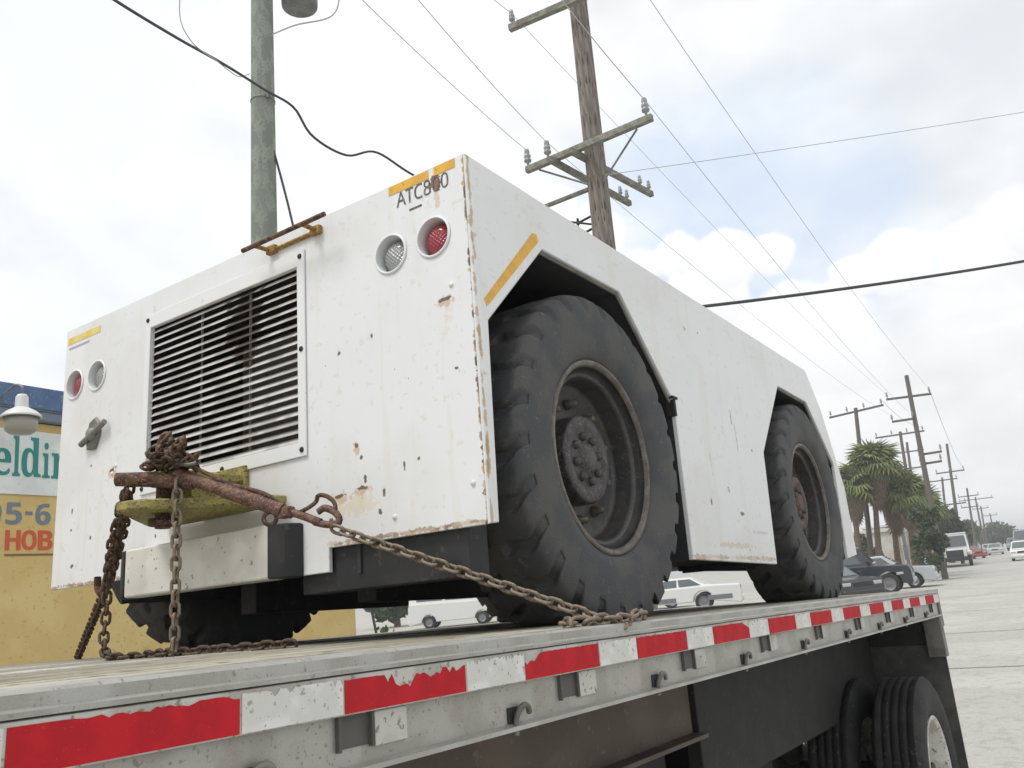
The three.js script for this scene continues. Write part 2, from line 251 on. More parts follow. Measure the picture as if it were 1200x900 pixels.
M.road = std({ map: dtex(1024, 1024, (u, v, i, j) => { const a = fbm(u * 8, v * 8, 6, 8), s = sst(0.64, 0.7, fbm(u * 100, v * 100, 2, 100)), cr = 1 - sst(0.0, 0.012, Math.abs(fbm(u * 5 + 3, v * 5, 5, 5) - 0.5)), g = (HN[(i * 29 + j * 83) & 65535] - 0.5) * 24; const c = mx3(mx3([176, 175, 168], [167, 165, 158], sst(0.35, 0.65, a)), [128, 124, 117], Math.max(s * 0.25, cr * 0.22)); return [c[0] + g, c[1] + g, c[2] + g]; }, { tile: 9 }), roughness: 0.9, bumpMap: bumpT(512, 64, 1.3), bumpScale: 0.002 });
M.bldgWhite = std({ map: blotch([222, 218, 210], [206, 200, 192], [180, 172, 160], { tile: 4, f: 6, sf: 60, st: 0.7, grain: 8, seed: 43 }), roughness: 0.85 });
M.bldgPink = std({ color: lin(0.42, 0.26, 0.22), roughness: 0.85 });
M.bldgGrey = std({ color: lin(0.30, 0.31, 0.32), roughness: 0.85 });
M.trunk = std({ map: blotch([128, 110, 90], [100, 86, 70], [84, 70, 56], { tile: 0.5, f: 6, sf: 30, st: 0.6, grain: 16, sy: 2, seed: 44 }), roughness: 0.95 });
const leaf = (r, g, b) => new THREE.MeshPhysicalMaterial({ color: lin(r, g, b), roughness: 0.75, transmission: 0.3, thickness: 0, side: THREE.DoubleSide });
M.frondA = leaf(0.19, 0.235, 0.06); M.frondB = leaf(0.25, 0.27, 0.085); M.frondC = leaf(0.13, 0.175, 0.045);
M.deadFrond = leaf(0.24, 0.175, 0.115); M.leafDark = leaf(0.05, 0.085, 0.025); M.leafMid = leaf(0.06, 0.10, 0.024);

// the nose and flank panels of the tractor carry their own wear: chips, rust bleeding from them, scuffs, a rusty seam
const NX0 = -3.2, NX1 = -1.19, NY0 = 0.1, NY1 = 1.24;
function wornPanel(W, H, x0, x1, y0, y1, chips, rusts, seed, edgeRust) {
  const buf = new Float32Array(W * H * 3), r = mulberry(seed);
  for (let j = 0; j < H; j++) for (let i = 0; i < W; i++) {
    const u = i / W * 8, v = j / H * 4.5, a = sst(0.42, 0.7, fbm(u + seed, v, 5)), s = sst(0.70, 0.80, fbm(u * 14, v * 14 + seed, 3)), g = (HN[(i * 17 + j * 211) & 65535] - 0.5) * 5;
    const st = sst(0.60, 0.78, fbm(u * 9, v * 0.7 + seed, 4)) * 0.35; // rain-washed streaks of dirt
    let c = mx3(PAINT, [220, 220, 219], a); c = mx3(c, [210, 206, 197], s * 0.5); c = mx3(c, [217, 214, 206], st);
    const o = (j * W + i) * 3; buf[o] = c[0] + g; buf[o + 1] = c[1] + g; buf[o + 2] = c[2] + g;
  }
  const X = (x) => (x - x0) / (x1 - x0) * W, Y = (y) => (y - y0) / (y1 - y0) * H, sc = W / (x1 - x0);
  const blot = (x, y, w, h, col, str, rag = 0.5) => { // ragged blot with an outline of its own
    const cx = X(x), cy = Y(y), a = w / 2 * sc + 1, b = h / 2 * sc + 1;
    for (let j = Math.floor(cy - b * 1.6); j <= cy + b * 1.6; j++) for (let i = Math.floor(cx - a * 1.6); i <= cx + a * 1.6; i++) {
      if (i < 0 || j < 0 || i >= W || j >= H) continue;
      const d = Math.hypot((i - cx) / a, (j - cy) / b) + (fbm(i * 0.11 + x * 50, j * 0.11 + y * 50, 3) - 0.5) * 2 * rag, t = (1 - sst(0.8, 1.0, d)) * str, o = (j * W + i) * 3;
      if (t > 0) for (let k = 0; k < 3; k++) buf[o + k] = mix(buf[o + k], col[k], t);
    }
  };
  for (const [x, y, w, h, len = 0] of chips) {
    if (len) { const n = 26; for (let q = 0; q < n; q++) { const f = q / n; blot(x + (r() - 0.5) * w * 0.7, y - f * len, w * (0.5 - 0.3 * f), len / n * 2.4, [206, 178, 142], 0.32 * (1 - f) * r(), 0.9); } blot(x, y - h * 0.4, w * 1.25, h * 1.9, [188, 150, 112], 0.5, 0.8); }
    blot(x, y, w * 0.8, h * 0.75, [88, 78, 70], 0.85, 0.7);
  }
  for (const [x, y, w, h, c = [150, 104, 72], s = 0.7] of rusts) blot(x, y, w, h, c, s, 0.9);
  for (let q = 0; q < 14; q++) blot(mix(x0, x1, r()), mix(y0, y1, r()), 0.003 + r() * 0.005, 0.003 + r() * 0.006, r() < 0.4 ? [130, 116, 104] : [190, 182, 172], 0.65, 0.7);
  if (edgeRust) edgeRust(blot, r);
  const d = new Uint8Array(W * H * 4); for (let i = 0; i < W * H; i++) { for (let k = 0; k < 3; k++) d[i * 4 + k] = clamp(buf[i * 3 + k], 0, 255); d[i * 4 + 3] = 255; }
  const t = new THREE.DataTexture(d, W, H, THREE.RGBAFormat); t.magFilter = THREE.LinearFilter; t.minFilter = THREE.LinearMipmapLinearFilter; t.generateMipmaps = true; t.colorSpace = THREE.SRGBColorSpace; t.needsUpdate = true; return t;
}
M.nose = std({
  map: wornPanel(2048, 1160, NX0, NX1, NY0, NY1,
    [[-1.295, 0.815, 0.05, 0.014, 0.16], [-1.56, 0.78, 0.012, 0.014], [-1.69, 0.76, 0.012, 0.012], [-1.63, 0.48, 0.018, 0.022, 0.05], [-1.615, 0.445, 0.014, 0.014], [-1.70, 0.352, 0.06, 0.014, 0.1], [-1.615, 0.362, 0.05, 0.012, 0.06], [-1.60, 0.385, 0.012, 0.03], [-1.535, 0.34, 0.014, 0.03], [-1.46, 0.40, 0.008, 0.03], [-1.41, 0.41, 0.012, 0.016], [-1.55, 0.29, 0.016, 0.02], [-1.73, 0.285, 0.02, 0.03],
      [-2.82, 0.60, 0.035, 0.02, 0.05], [-3.07, 0.49, 0.014, 0.02], [-3.07, 0.42, 0.012, 0.012], [-3.05, 0.29, 0.03, 0.014], [-2.94, 0.38, 0.012, 0.02], [-2.96, 0.64, 0.01, 0.01], [-2.55, 0.34, 0.01, 0.02], [-2.36, 0.22, 0.012, 0.04], [-2.2, 0.3, 0.01, 0.014], [-1.27, 0.62, 0.012, 0.01]],
    [[-1.305, 1.158, 0.035, 0.05, [120, 70, 50], 0.85], [-1.30, 1.11, 0.02, 0.05, [196, 168, 146], 0.5], [-2.12, 1.095, 0.10, 0.03, [150, 138, 96], 0.7], [-2.6, 1.14, 0.02, 0.05, [196, 190, 176], 0.4], [-1.64, 0.32, 0.16, 0.05, [214, 196, 150], 0.4]], 5,
    (blot, r) => { // seam and hem: rust bitten out of the edge
      for (let q = 0; q < 60; q++) { const y = mix(0.2, 1.2, r()); blot(-1.207 + r() * 0.004, y, 0.006 + r() * 0.008, 0.01 + r() * r() * 0.06, r() < 0.4 ? [96, 78, 60] : [188, 160, 120], 0.5 + 0.4 * r(), 0.8); }
      for (let q = 0; q < 90; q++) { const x = mix(-1.75, -1.2, r()); blot(x, 0.222 + r() * 0.006, 0.01 + r() * 0.03, 0.004 + r() * 0.009, r() < 0.35 ? [128, 104, 84] : [200, 182, 162], 0.5, 0.9); }
      for (let q = 0; q < 40; q++) { const x = mix(-3.18, -2.7, r()); blot(x, 0.22 + r() * 0.005, 0.01 + r() * 0.03, 0.005 + r() * 0.008, [150, 124, 104], 0.6, 0.9); }
    }), roughness: 0.42, bumpMap: bumpDent, bumpScale: 0.006,
});
const FZ0 = -5.3, FZ1 = -1.64;
M.flank = std({
  map: wornPanel(2048, 640, -FZ1, -FZ0, 0.1, 1.24,
    [[3.065, 1.048, 0.02, 0.02], [3.20, 1.06, 0.014, 0.01], [3.45, 0.74, 0.008, 0.09], [3.66, 0.62, 0.018, 0.016], [3.3, 0.42, 0.02, 0.03], [3.42, 0.33, 0.05, 0.014], [3.1, 0.36, 0.014, 0.04], [1.74, 0.5, 0.008, 0.03], [1.745, 0.33, 0.006, 0.05]],
    [[3.3, 0.2, 0.4, 0.02, [206, 186, 160], 0.6], [3.48, 0.66, 0.012, 0.12, [168, 160, 150], 0.6], [3.15, 0.52, 0.012, 0.1, [190, 184, 176], 0.5], [3.6, 0.26, 0.2, 0.012, [190, 178, 164], 0.5]], 9,
    (blot, r) => { for (let q = 0; q < 70; q++) blot(mix(2.87, 3.76, r()), 0.148 + r() * 0.006, 0.02 + r() * 0.05, 0.008 + r() * 0.012, r() < 0.4 ? [168, 146, 124] : [206, 192, 174], 0.5, 0.9); for (let q = 0; q < 30; q++) blot(1.665 + r() * 0.008, mix(0.22, 1.2, r()), 0.008, 0.02 + r() * 0.05, [172, 142, 106], 0.6, 0.9); }), roughness: 0.42, bumpMap: bumpDent, bumpScale: 0.006,
});
M.slat = std({ map: dtex(1024, 512, (u, v, i, j) => { // grille slats: grimed paint, one oily brown spill under the latch
  const s = fbm(u * 12, v * 9, 4), d = Math.hypot((u - 0.655) / (0.06 + 0.08 * v), (v - 0.80) / 0.32) + (fbm(u * 22, v * 22, 4) - 0.5) * 1.2, t = 1 - sst(0.6, 1.05, d), g = (HN[(i * 11 + j * 37) & 65535] - 0.5) * 12;
  const c = mx3(mx3([206, 204, 198], [170, 166, 158], sst(0.4, 0.7, s)), [66, 56, 42], t * 0.9); return [c[0] + g, c[1] + g, c[2] + g];
}), roughness: 0.5 });

/* ------------------------------------------------------------------ ground and street (the street runs 5.2 degrees left of -z) */
const YAW = THREE.MathUtils.degToRad(5.194), CS = Math.cos(YAW), SN = Math.sin(YAW);
const st = (s, l, y = 0) => [-SN * s - CS * l, y, -CS * s + SN * l]; // s metres along the street, l metres to its left
const stq = (s0, s1, l0, l1, y) => { const g = new THREE.BufferGeometry(), a = st(s0, l0, y), b = st(s0, l1, y), c = st(s1, l1, y), d = st(s1, l0, y); g.setAttribute('position', new THREE.Float32BufferAttribute([...a, ...d, ...c, ...a, ...c, ...b], 3)); g.computeVertexNormals(); return g; };
struct('ground', new THREE.PlaneGeometry(1800, 1800).rotateX(-Math.PI / 2).translate(0, -0.004, -300), M.ground);
struct('road', stq(-60, 700, -16, 2.2, 0.0), M.road);
for (const [k, q] of [13.93, 19.4, 25.6, 33].entries()) struct('road_joint' + (k ? '_00' + k : ''), stq(q, q + 0.035, -16, 2.2, 0.004), M.darkSteel);
{ // tufts of grass along the foot of the yellow wall
  const g = [];
  for (let i = 0; i < 700; i++) {
    const s = 11.2 + rnd() * 2.6, l = 10.3 - rnd() * 0.5, [x, , z] = st(s, l), h = rr(0.1, 0.34), a = rnd() * 6.28, w = 0.012, t = rr(-0.12, 0.12);
    const b = new THREE.BufferGeometry(); b.setAttribute('position', new THREE.Float32BufferAttribute([x - w * Math.cos(a), 0, z - w * Math.sin(a), x + w * Math.cos(a), 0, z + w * Math.sin(a), x + t, h, z + t * 0.6], 3)); b.computeVertexNormals(); g.push(b);
  }
  const m = shadowed(new THREE.Mesh(merged(g), M.leafMid)); m.name = 'grass'; tag(m, 'strip of rough green grass at the foot of the yellow wall', 'grass', null, 'stuff'); scene.add(m);
}

/* ------------------------------------------------------------------ yellow workshop on the left */
{
  const [ox, , oz] = st(5, 10.5), b = thing('workshop_building', 'yellow painted workshop building with a blue fascia along its flat roof', 'building', [ox, 0, oz], { yaw: YAW });
  lpart('wall', [bx(-9, 0, 0, 4.36, -7.65, 9.5, 0.01)], M.wallYellow, b);
  const rf = lpart('roof', [bx(-9.1, 0.10, 4.50, 4.56, -7.75, 9.6, 0.01)], M.bldgGrey, b);
  lpart('fascia', [bx(0.101, 0.14, 4.515, 4.80, -7.79, 9.64, 0.008), bx(-9.1, 0.1, 4.515, 4.80, -7.79, -7.751, 0.008)], M.fascia, rf);
  lpart('gutter', [bx(0.0, 0.11, 4.362, 4.498, -7.72, 9.6, 0.03)], M.greyBlue, rf);
  const sg = lpart('sign_board', [bx(0.003, 0.035, 3.42, 4.24, -2.75, 1.6, 0.004)], M.signWhite, b);
  const face = (g, s, y, off) => g.rotateY(Math.PI / 2).translate(off, y, -(s - 5));
  const fit = (g, w, h) => { g.computeBoundingBox(); const q = g.boundingBox; g.translate(-q.min.x, -q.min.y, 0).scale(w / (q.max.x - q.min.x), h / (q.max.y - q.min.y), 1); return g; };
  // the letters that the photograph shows, each at its place on the board
  const L = [['W', 5.34, 0.42, 0.48], ['e', 5.94, 0.23, 0.34], ['l', 6.195, 0.09, 0.51], ['d', 6.305, 0.25, 0.51], ['i', 6.58, 0.095, 0.46], ['n', 6.70, 0.25, 0.34], ['g', 6.97, 0.24, 0.45]];
  for (const [c, s, w, h] of L) lpart('letter', [face(fit(text(c, 'serif_bold', 0.5, 0.008), w, h), s, c === 'g' ? 3.53 : 3.645, 0.036)], M.teal, sg);
  for (const [c, s, w, h, y] of [['9', 5.90, 0.2, 0.27, 3.05], ['5', 6.155, 0.2, 0.27, 3.05], ['-', 6.40, 0.09, 0.045, 3.17], ['6', 6.53, 0.2, 0.27, 3.05]]) lpart('digit', [face(fit(text(c, 'sans_bold', 0.3, 0.006), w, h), s, y, 0.002)], M.greyBlue, b);
  for (const [c, s, w] of [['H', 6.16, 0.19], ['O', 6.365, 0.19], ['B', 6.575, 0.19]]) lpart('letter', [face(fit(text(c, 'sans_bold', 0.3, 0.006), w, 0.245), s, 2.735, 0.002)], M.orangeRed, b);
  lpart('painted_line', [bx(0.002, 0.006, 2.665, 2.69, -1.85, -1.16, 0)], M.brownInk, b);
}
{ // gooseneck wall lamp over the sign
  const [ox, , oz] = st(5.97, 9.95, 4.1), y0 = 4.12;
  const t = thing('wall_lamp', 'white bell-shaped lamp hanging in front of the blue fascia of the yellow building', 'lamp', [ox, y0, oz], { yaw: YAW });
  lpart('shade', [lathe([[0.215, 0.14], [0.225, 0.145], [0.222, 0.165], [0.17, 0.215], [0.09, 0.262], [0.075, 0.27], [0.07, 0.40], [0.05, 0.43], [0, 0.435]], 40), lathe([[0.205, 0.14], [0.215, 0.14], [0.16, 0.205], [0.08, 0.25], [0, 0.255]], 40)], M.lampWhite, t);
  lpart('globe', [lathe([[0, -0.06], [0.12, -0.055], [0.17, -0.02], [0.185, 0.05], [0.18, 0.148], [0, 0.15]], 36)], new THREE.MeshPhysicalMaterial({ color: lin(0.5, 0.48, 0.42), roughness: 0.35, transmission: 0.4, thickness: 0 }), t);
  lpart('bracket', [tube([[0, 0.41, 0], [0, 0.52, 0], [-0.15, 0.58, 0], [-0.36, 0.50, 0], [-0.42, 0.42, 0]], 0.016, 24, 8)], M.can, t);
}
{ // low bush by the far corner of the wall
  const [x, , z] = st(12.7, 9.9); bush('shrub', 'low green bush at the far corner of the yellow wall', [x, 0, z], 0.7, 1.25, 240, M.leafMid);
}

/* ------------------------------------------------------------------ trees, palms */
function leafClump(n, R, r) { // small leaf faces spread through a clumped crown: R(k) gives a random point
  const a = [];
  for (let i = 0; i < n; i++) { const p = R(i), s = r * (0.6 + 0.8 * rnd()), u = V(rr(-1, 1), rr(-1, 1), rr(-1, 1)).normalize(), v = V(rr(-1, 1), rr(-1, 1), rr(-1, 1)).cross(u).normalize(); a.push(p.x - u.x * s, p.y - u.y * s, p.z - u.z * s, p.x + v.x * s * 0.5, p.y + v.y * s * 0.5, p.z + v.z * s * 0.5, p.x + u.x * s, p.y + u.y * s, p.z + u.z * s, p.x - u.x * s, p.y - u.y * s, p.z - u.z * s, p.x + u.x * s, p.y + u.y * s, p.z + u.z * s, p.x - v.x * s * 0.5, p.y - v.y * s * 0.5, p.z - v.z * s * 0.5); }
  const g = new THREE.BufferGeometry(); g.setAttribute('position', new THREE.Float32BufferAttribute(a, 3)); g.computeVertexNormals(); return g;
}
function bush(name, label, pos, rx, h, n, mat, group) {
  const t = thing(name, label, name === 'shrub' ? 'shrub' : 'tree', pos, { group });
  const cl = []; for (let i = 0; i < 12; i++) cl.push([rr(-0.75, 0.75) * rx, h * rr(0.35, 0.82), rr(-0.75, 0.75) * rx, rx * rr(0.28, 0.5)]);
  lpart(name === 'shrub' ? 'foliage' : 'crown', [leafClump(n, (i) => { const c = cl[i % cl.length], q = V(rr(-1, 1), rr(-1, 1), rr(-1, 1)).normalize().multiplyScalar(c[3] * Math.cbrt(rnd())); return V(c[0] + q.x, Math.min(h, Math.max(0.05, c[1] + q.y)), c[2] + q.z); }, rx * 0.13)], mat, t);
  const tr = []; tr.push(rod([0, 0, 0], [0, h * 0.5, 0], rx * 0.09, rx * 0.05, 8)); for (let i = 0; i < 5; i++) tr.push(rod([0, h * 0.3, 0], [cl[i][0], cl[i][1], cl[i][2]], rx * 0.04, rx * 0.015, 6));
  lpart(name === 'shrub' ? 'stem' : 'trunk', tr, M.trunk, t); return t;
}
// one fan leaf: a stalk and a pleated fan of pointed segments that droop at the tips; base at the origin, pointing along +x
function fanLeaf() {
  const a = [], n = 15, st0 = 0.5, R = 0.62; const P = [];
  const tri = (p, q, r) => a.push(...p, ...q, ...r);
  tri([0, 0, -0.012], [st0, 0.03, -0.01], [st0, 0.03, 0.01]); tri([0, 0, -0.012], [st0, 0.03, 0.01], [0, 0, 0.012]);
  for (let i = 0; i < n; i++) {
    const t0 = mix(-2.1, 2.1, i / n), t1 = mix(-2.1, 2.1, (i + 1) / n), tm = (t0 + t1) / 2, rr0 = R * 0.6, rt = R * (0.9 + 0.25 * Math.cos(tm)), y = (q) => 0.03 + (q % 2 ? 0.03 : 0);
    const pt = (t, r, h) => [st0 + Math.cos(t) * r, h, Math.sin(t) * r * 0.95];
    tri([st0, 0.03, 0], pt(t0, rr0, y(i)), pt(t1, rr0, y(i + 1))); tri(pt(t0, rr0, y(i)), pt(tm, rt, -0.17 - 0.15 * Math.abs(tm)), pt(t1, rr0, y(i + 1)));
  }
  const g = new THREE.BufferGeometry(); g.setAttribute('position', new THREE.Float32BufferAttribute(a, 3)); g.computeVertexNormals(); return merged(g);
}
const FAN = fanLeaf();
function palm(label, [x, , z], h, lean, size, nf, skirt, seed) {
  const t = thing('fan_palm', label, 'palm tree', [x, 0, z], { group: null }), top = V(lean, h, lean * 0.3), r = mulberry(seed);
  const prof = []; for (let i = 0; i <= 10; i++) prof.push(V(lean * (i / 10) ** 1.5, h * i / 10, lean * 0.3 * (i / 10) ** 1.5));
  const g = []; for (let i = 0; i < 10; i++) { g.push(rod(prof[i], prof[i + 1], 0.2 - 0.009 * i, 0.192 - 0.009 * i, 10)); g.push(new THREE.TorusGeometry(0.198 - 0.009 * i, 0.02, 6, 12).rotateX(Math.PI / 2).translate(prof[i].x, prof[i].y, prof[i].z)); }
  lpart('trunk', g, M.trunk, t);
  for (let i = 0; i < nf; i++) { // living fronds, from upright in the heart to hanging at the sides
    const az = i * 2.39996 + r() * 0.5, el = mix(1.35, -0.75, (i + 0.5) / nf) + (r() - 0.5) * 0.3, s = size * (0.8 + 0.4 * r());
    const f = shadowed(new THREE.Mesh(FAN, [M.frondA, M.frondB, M.frondC][i % 3])); f.name = 'frond'; f.position.copy(top).add(V(0, 0.1 * r(), 0)); f.scale.setScalar(s);
    f.rotation.set(0, 0, 0); f.quaternion.setFromEuler(new THREE.Euler((r() - 0.5) * 0.7, az, el, 'YZX')); t.add(f);
  }
  const sk = []; for (let i = 0; i < skirt; i++) { const q = i / skirt, f = FAN.clone(); f.scale(size * 0.85, size * 0.85, size * 0.6); f.applyQuaternion(new THREE.Quaternion().setFromEuler(new THREE.Euler((r() - 0.5) * 0.6, i * 2.39996, mix(-0.8, -1.45, q), 'YZX'))); const k = h - q * size * 0.9; f.translate(top.x * (k / h) ** 1.5, k, top.z * (k / h) ** 1.5); sk.push(f); }
  lpart('skirt', sk, M.deadFrond, t, { label: 'brown skirt of dead hanging fronds' });
  return t;
}
palm('fan palm with leaning trunk half hidden behind the rear of the white tractor', [-11.9, 0, -52.2], 5.6, 0.45, 1.3, 44, 30, 1);
palm('tallest fan palm of the row, bright green crown over a brown skirt', [-11.0, 0, -52.9], 6.5, 0.8, 1.4, 70, 48, 2);
palm('fan palm with a wide brown skirt just right of the tallest palm', [-10.5, 0, -55.4], 5.2, 0.5, 1.5, 50, 54, 3);
palm('fan palm with slender pale trunk standing clear in front of its neighbours', [-9.3, 0, -53.8], 4.7, 0.35, 1.25, 50, 26, 4);
palm('smallest and furthest right fan palm of the row, next to the dark tree', [-9.6, 0, -60.8], 4.1, 0.3, 1.3, 44, 28, 5);
bush('broadleaf_tree', 'dark green bushy tree at the right end of the palms behind the white truck', [-12.9, 0, -86], 2.6, 5.2, 2600, M.leafDark);
bush('broadleaf_tree', 'dark green tree behind the palm trunks left of the pale trunk', [-13.2, 0, -60], 1.5, 3.2, 1500, M.leafDark);
bush('broadleaf_tree', 'dark leafy tree in front of the foot of the tallest distant pole', [-7.72, 0, -49.6], 1.0, 4.3, 1900, M.leafDark);
bush('shrub', 'dark low shrub at the foot of the tallest distant pole', [-7.75, 0, -49.2], 0.75, 1.7, 700, M.leafDark);
bush('broadleaf_tree', 'small dark tree beside the street past the white truck', [-13.0, 0, -96], 1.9, 4.2, 1500, M.leafDark);
bush('broadleaf_tree', 'far tree under the distant poles near the end of the street', [-16.2, 0, -140], 3.2, 5.0, 1500, M.leafDark);
bush('broadleaf_tree', 'faint small tree at the very end of the street', [-18.6, 0, -196], 4.0, 5.2, 1200, M.leafDark);
bush('broadleaf_tree', 'green tree seen through the gap under the tractor left of the white car', [-40, 0, -44], 2.6, 3.4, 2200, M.leafMid);

/* ------------------------------------------------------------------ low buildings along the street */
function lowBuilding(name, label, s, l, w, len, h, wallMat, cols, extra) { // face toward the street at l, along s..s+len
  const [x, , z] = st(s + len / 2, l), b = thing(name, label, 'building', [x, 0, z], { yaw: YAW });
  lpart('wall', [bx(-w, 0, 0, h, -len / 2, len / 2, 0.02)], wallMat, b);
  lpart('roof', [bx(-w - 0.15, 0.15, h + 0.003, h + 0.25, -len / 2 - 0.15, len / 2 + 0.15, 0.03)], M.bldgWhite, b);
  for (let i = 0; i < cols; i++) { const q = -len / 2 + (i + 0.5) * len / cols; lpart('pilaster', [bx(0.002, 0.22, 0, h, q - 0.22, q + 0.22, 0.02)], i % 2 ? M.bldgGrey : M.bldgWhite, b); const f = lpart('window', [bx(0.003, 0.05, 0.9, h * 0.72, q + len / cols * 0.25, q + len / cols * 0.75, 0.01)], M.lampWhite, b); lpart('pane', [bx(0.051, 0.058, 0.98, h * 0.72 - 0.08, q + len / cols * 0.25 + 0.08, q + len / cols * 0.75 - 0.08, 0)], M.glass, f); }
  if (extra) extra(b); return b;
}
lowBuilding('warehouse_building', 'long white low building with pilasters behind the palms', 63, 6.0, 9, 26, 3.0, M.bldgWhite, 7);
lowBuilding('shop_building', 'pinkish low building further along the street past the white truck', 104, 5.0, 8, 16, 4.4, M.bldgPink, 3);
lowBuilding('warehouse_building', 'pale grey low building near the far end of the street', 150, 5.5, 10, 40, 4.6, M.bldgGrey, 6);
lowBuilding('shop_building', 'small pale building among the farthest poles at the end of the street', 215, 4.5, 10, 30, 5.5, M.bldgWhite, 4);

/* ------------------------------------------------------------------ poles, crossarms, wires */
const insul = (x, y, z, s = 1) => lathe([[0, 0], [0.018 * s, 0], [0.018 * s, 0.06 * s], [0.05 * s, 0.07 * s], [0.055 * s, 0.10 * s], [0.035 * s, 0.12 * s], [0.05 * s, 0.14 * s], [0.05 * s, 0.17 * s], [0.03 * s, 0.19 * s], [0.04 * s, 0.21 * s], [0.035 * s, 0.26 * s], [0, 0.28 * s]], 12).translate(x, y, z);
function beam(a, b, w, h) { const A = V(...a), B = V(...b), d = B.clone().sub(A), g = new RoundedBoxGeometry(d.length(), h, w, 2, 0.012); g.rotateY(Math.atan2(-d.z, d.x)); return g.translate((A.x + B.x) / 2, (A.y + B.y) / 2, (A.z + B.z) / 2); }
{ // the grey-green pole on the left
  const t = thing('utility_pole', 'round grey-green concrete pole rising behind the left half of the tractor', 'utility pole', [-8.87, 0, -7.33]);
  part('pole', [rod([-8.87, 0, -7.33], [-8.67, 12.4, -7.46], 0.215, 0.15, 32)], M.poleConcrete, t);
  const c = part('transformer', [lathe([[0, 0], [0.22, 0.0], [0.265, 0.03], [0.27, 0.08], [0.27, 0.86], [0.24, 0.92], [0.1, 0.97], [0, 0.98]], 40).translate(-8.33, 10.52, -7.85)], M.can, t, { label: 'grey transformer can hung high on the pole' });
  part('bushing', [insul(-8.40, 11.48, -7.9, 1), insul(-8.26, 11.48, -7.8, 1)], M.porcelain, c);
  part('bracket', [rod([-8.70, 10.7, -7.46], [-8.45, 10.72, -7.72], 0.035), rod([-8.70, 11.2, -7.46], [-8.45, 11.22, -7.72], 0.035)], M.can, t);
  part('clamp', [lathe([[0.17, -0.012], [0.178, -0.012], [0.178, 0.012], [0.17, 0.012]], 24).translate(-8.727, 8.9, -7.423), bx(-8.56, -8.52, 8.86, 8.94, -7.40, -7.34, 0.01)], M.can, t);
}
{ // the brown pole behind the tractor with its crossarms
  const t = thing('utility_pole', 'weathered brown wooden pole with crossed arms rising behind the middle of the tractor', 'utility pole', [-6.06, 0, -12.20]);
  part('pole', [rod([-6.06, 0, -12.20], [-5.84, 12.5, -12.32], 0.215, 0.16, 28)], M.poleWood, t);
  const arm = (a, b, w, h, ins, s = 1) => { const m = part('crossarm', [beam(a, b, w, h)], M.armWood, t); for (const f of ins) part('insulator', [insul(mix(a[0], b[0], f), a[1] + h / 2, mix(a[2], b[2], f), s)], M.porcelain, m); return m; };
  arm([-7.07, 11.73, -11.83], [-4.70, 11.73, -12.10], 0.11, 0.13, [0.03, 0.97], 1.1);
  arm([-7.13, 8.92, -11.98], [-4.63, 8.92, -11.96], 0.10, 0.12, [0.02, 0.19, 0.96], 1.25);
  arm([-6.50, 8.80, -11.72], [-6.30, 8.80, -14.40], 0.09, 0.11, [0.88, 0.97], 0.8);
  arm([-6.08, 8.80, -11.72], [-5.80, 8.80, -14.35], 0.09, 0.11, [0.85, 0.97], 0.8);
  arm([-7.35, 8.28, -12.30], [-6.02, 8.28, -12.28], 0.06, 0.07, [0.04], 0.8);
  part('brace', [rod([-6.9, 8.87, -12.05], [-5.95, 8.25, -12.16], 0.018), rod([-4.95, 8.87, -12.03], [-5.75, 8.25, -12.16], 0.018)], M.can, t);
  part('spool', [rod([-6.5, 7.85, -12.5], [-5.95, 7.85, -12.36], 0.022), rod([-6.46, 7.62, -12.5], [-5.95, 7.62, -12.36], 0.022), insul(-6.5, 7.78, -12.5, 0.6), insul(-6.46, 7.55, -12.5, 0.6)], M.darkSteel, t);
}
function farPole(label, b, tp, r, arms) {
  const t = thing('utility_pole', label, 'utility pole', [b[0], 0, b[2]]);
  part('pole', [rod([b[0], 0, b[2]], tp, r * 0.85, r * 0.55, 12)], M.farPole, t);
  for (const [a0, a1, n = 3] of arms) { const m = part('crossarm', [beam(a0, a1, 0.10, 0.12)], M.farPole, t); for (let i = 0; i < n; i++) { const f = n > 1 ? i / (n - 1) * 0.94 + 0.03 : 0.5; part('insulator', [insul(mix(a0[0], a1[0], f), a0[1] + 0.07, mix(a0[2], a1[2], f), 1.25)], M.porcelain, m); } }
  return t;
}
const armAt = (x, y, z, w) => [[x - w / 2, y, z + w * 0.06], [x + w / 2, y, z - w * 0.06]];
farPole('dark T-topped pole rising from the left side of the palms', [-11.58, 0, -53.44], [-10.85, 10.33, -53.94], 0.2, [[[-12.57, 10.12, -54.47], [-9.18, 10.12, -53.43], 4]]);
farPole('tallest of the distant poles, rising from the right side of the palms', [-7.52, 0, -51.33], [-7.34, 11.21, -51.44], 0.2, [[[-8.55, 10.0, -50.95], [-6.35, 10.0, -51.90], 2], [[-8.5, 8.71, -51.01], [-7.4, 8.71, -51.23], 2], [[-7.60, 6.72, -51.64], [-6.4, 6.72, -51.53], 2], [[-7.60, 6.2, -51.64], [-6.5, 6.2, -51.53], 2]]);
farPole('T-topped pole standing above the crowns of the palms', [-11.55, 0, -69.03], [-11.13, 10.4, -69.31], 0.19, [[[-12.9, 10.19, -69.02], [-9.5, 10.19, -69.57], 4]]);
farPole('grey pole just right of the T-topped pole above the palms', [-13.35, 0, -81.02], [-12.71, 10.9, -81.44], 0.19, [[[-14.2, 10.05, -81.09], [-11.5, 10.05, -81.61], 3], [[-13.6, 8.6, -81.3], [-11.9, 8.6, -81.6], 2]]);
farPole('pole rising past the white truck, third tallest along the street', [-11.23, 0, -88.40], [-10.49, 11.0, -88.89], 0.2, [[...armAt(-10.7, 8.36, -88.7, 2.4), 3], [...armAt(-10.85, 5.4, -88.6, 1.8), 2]]);
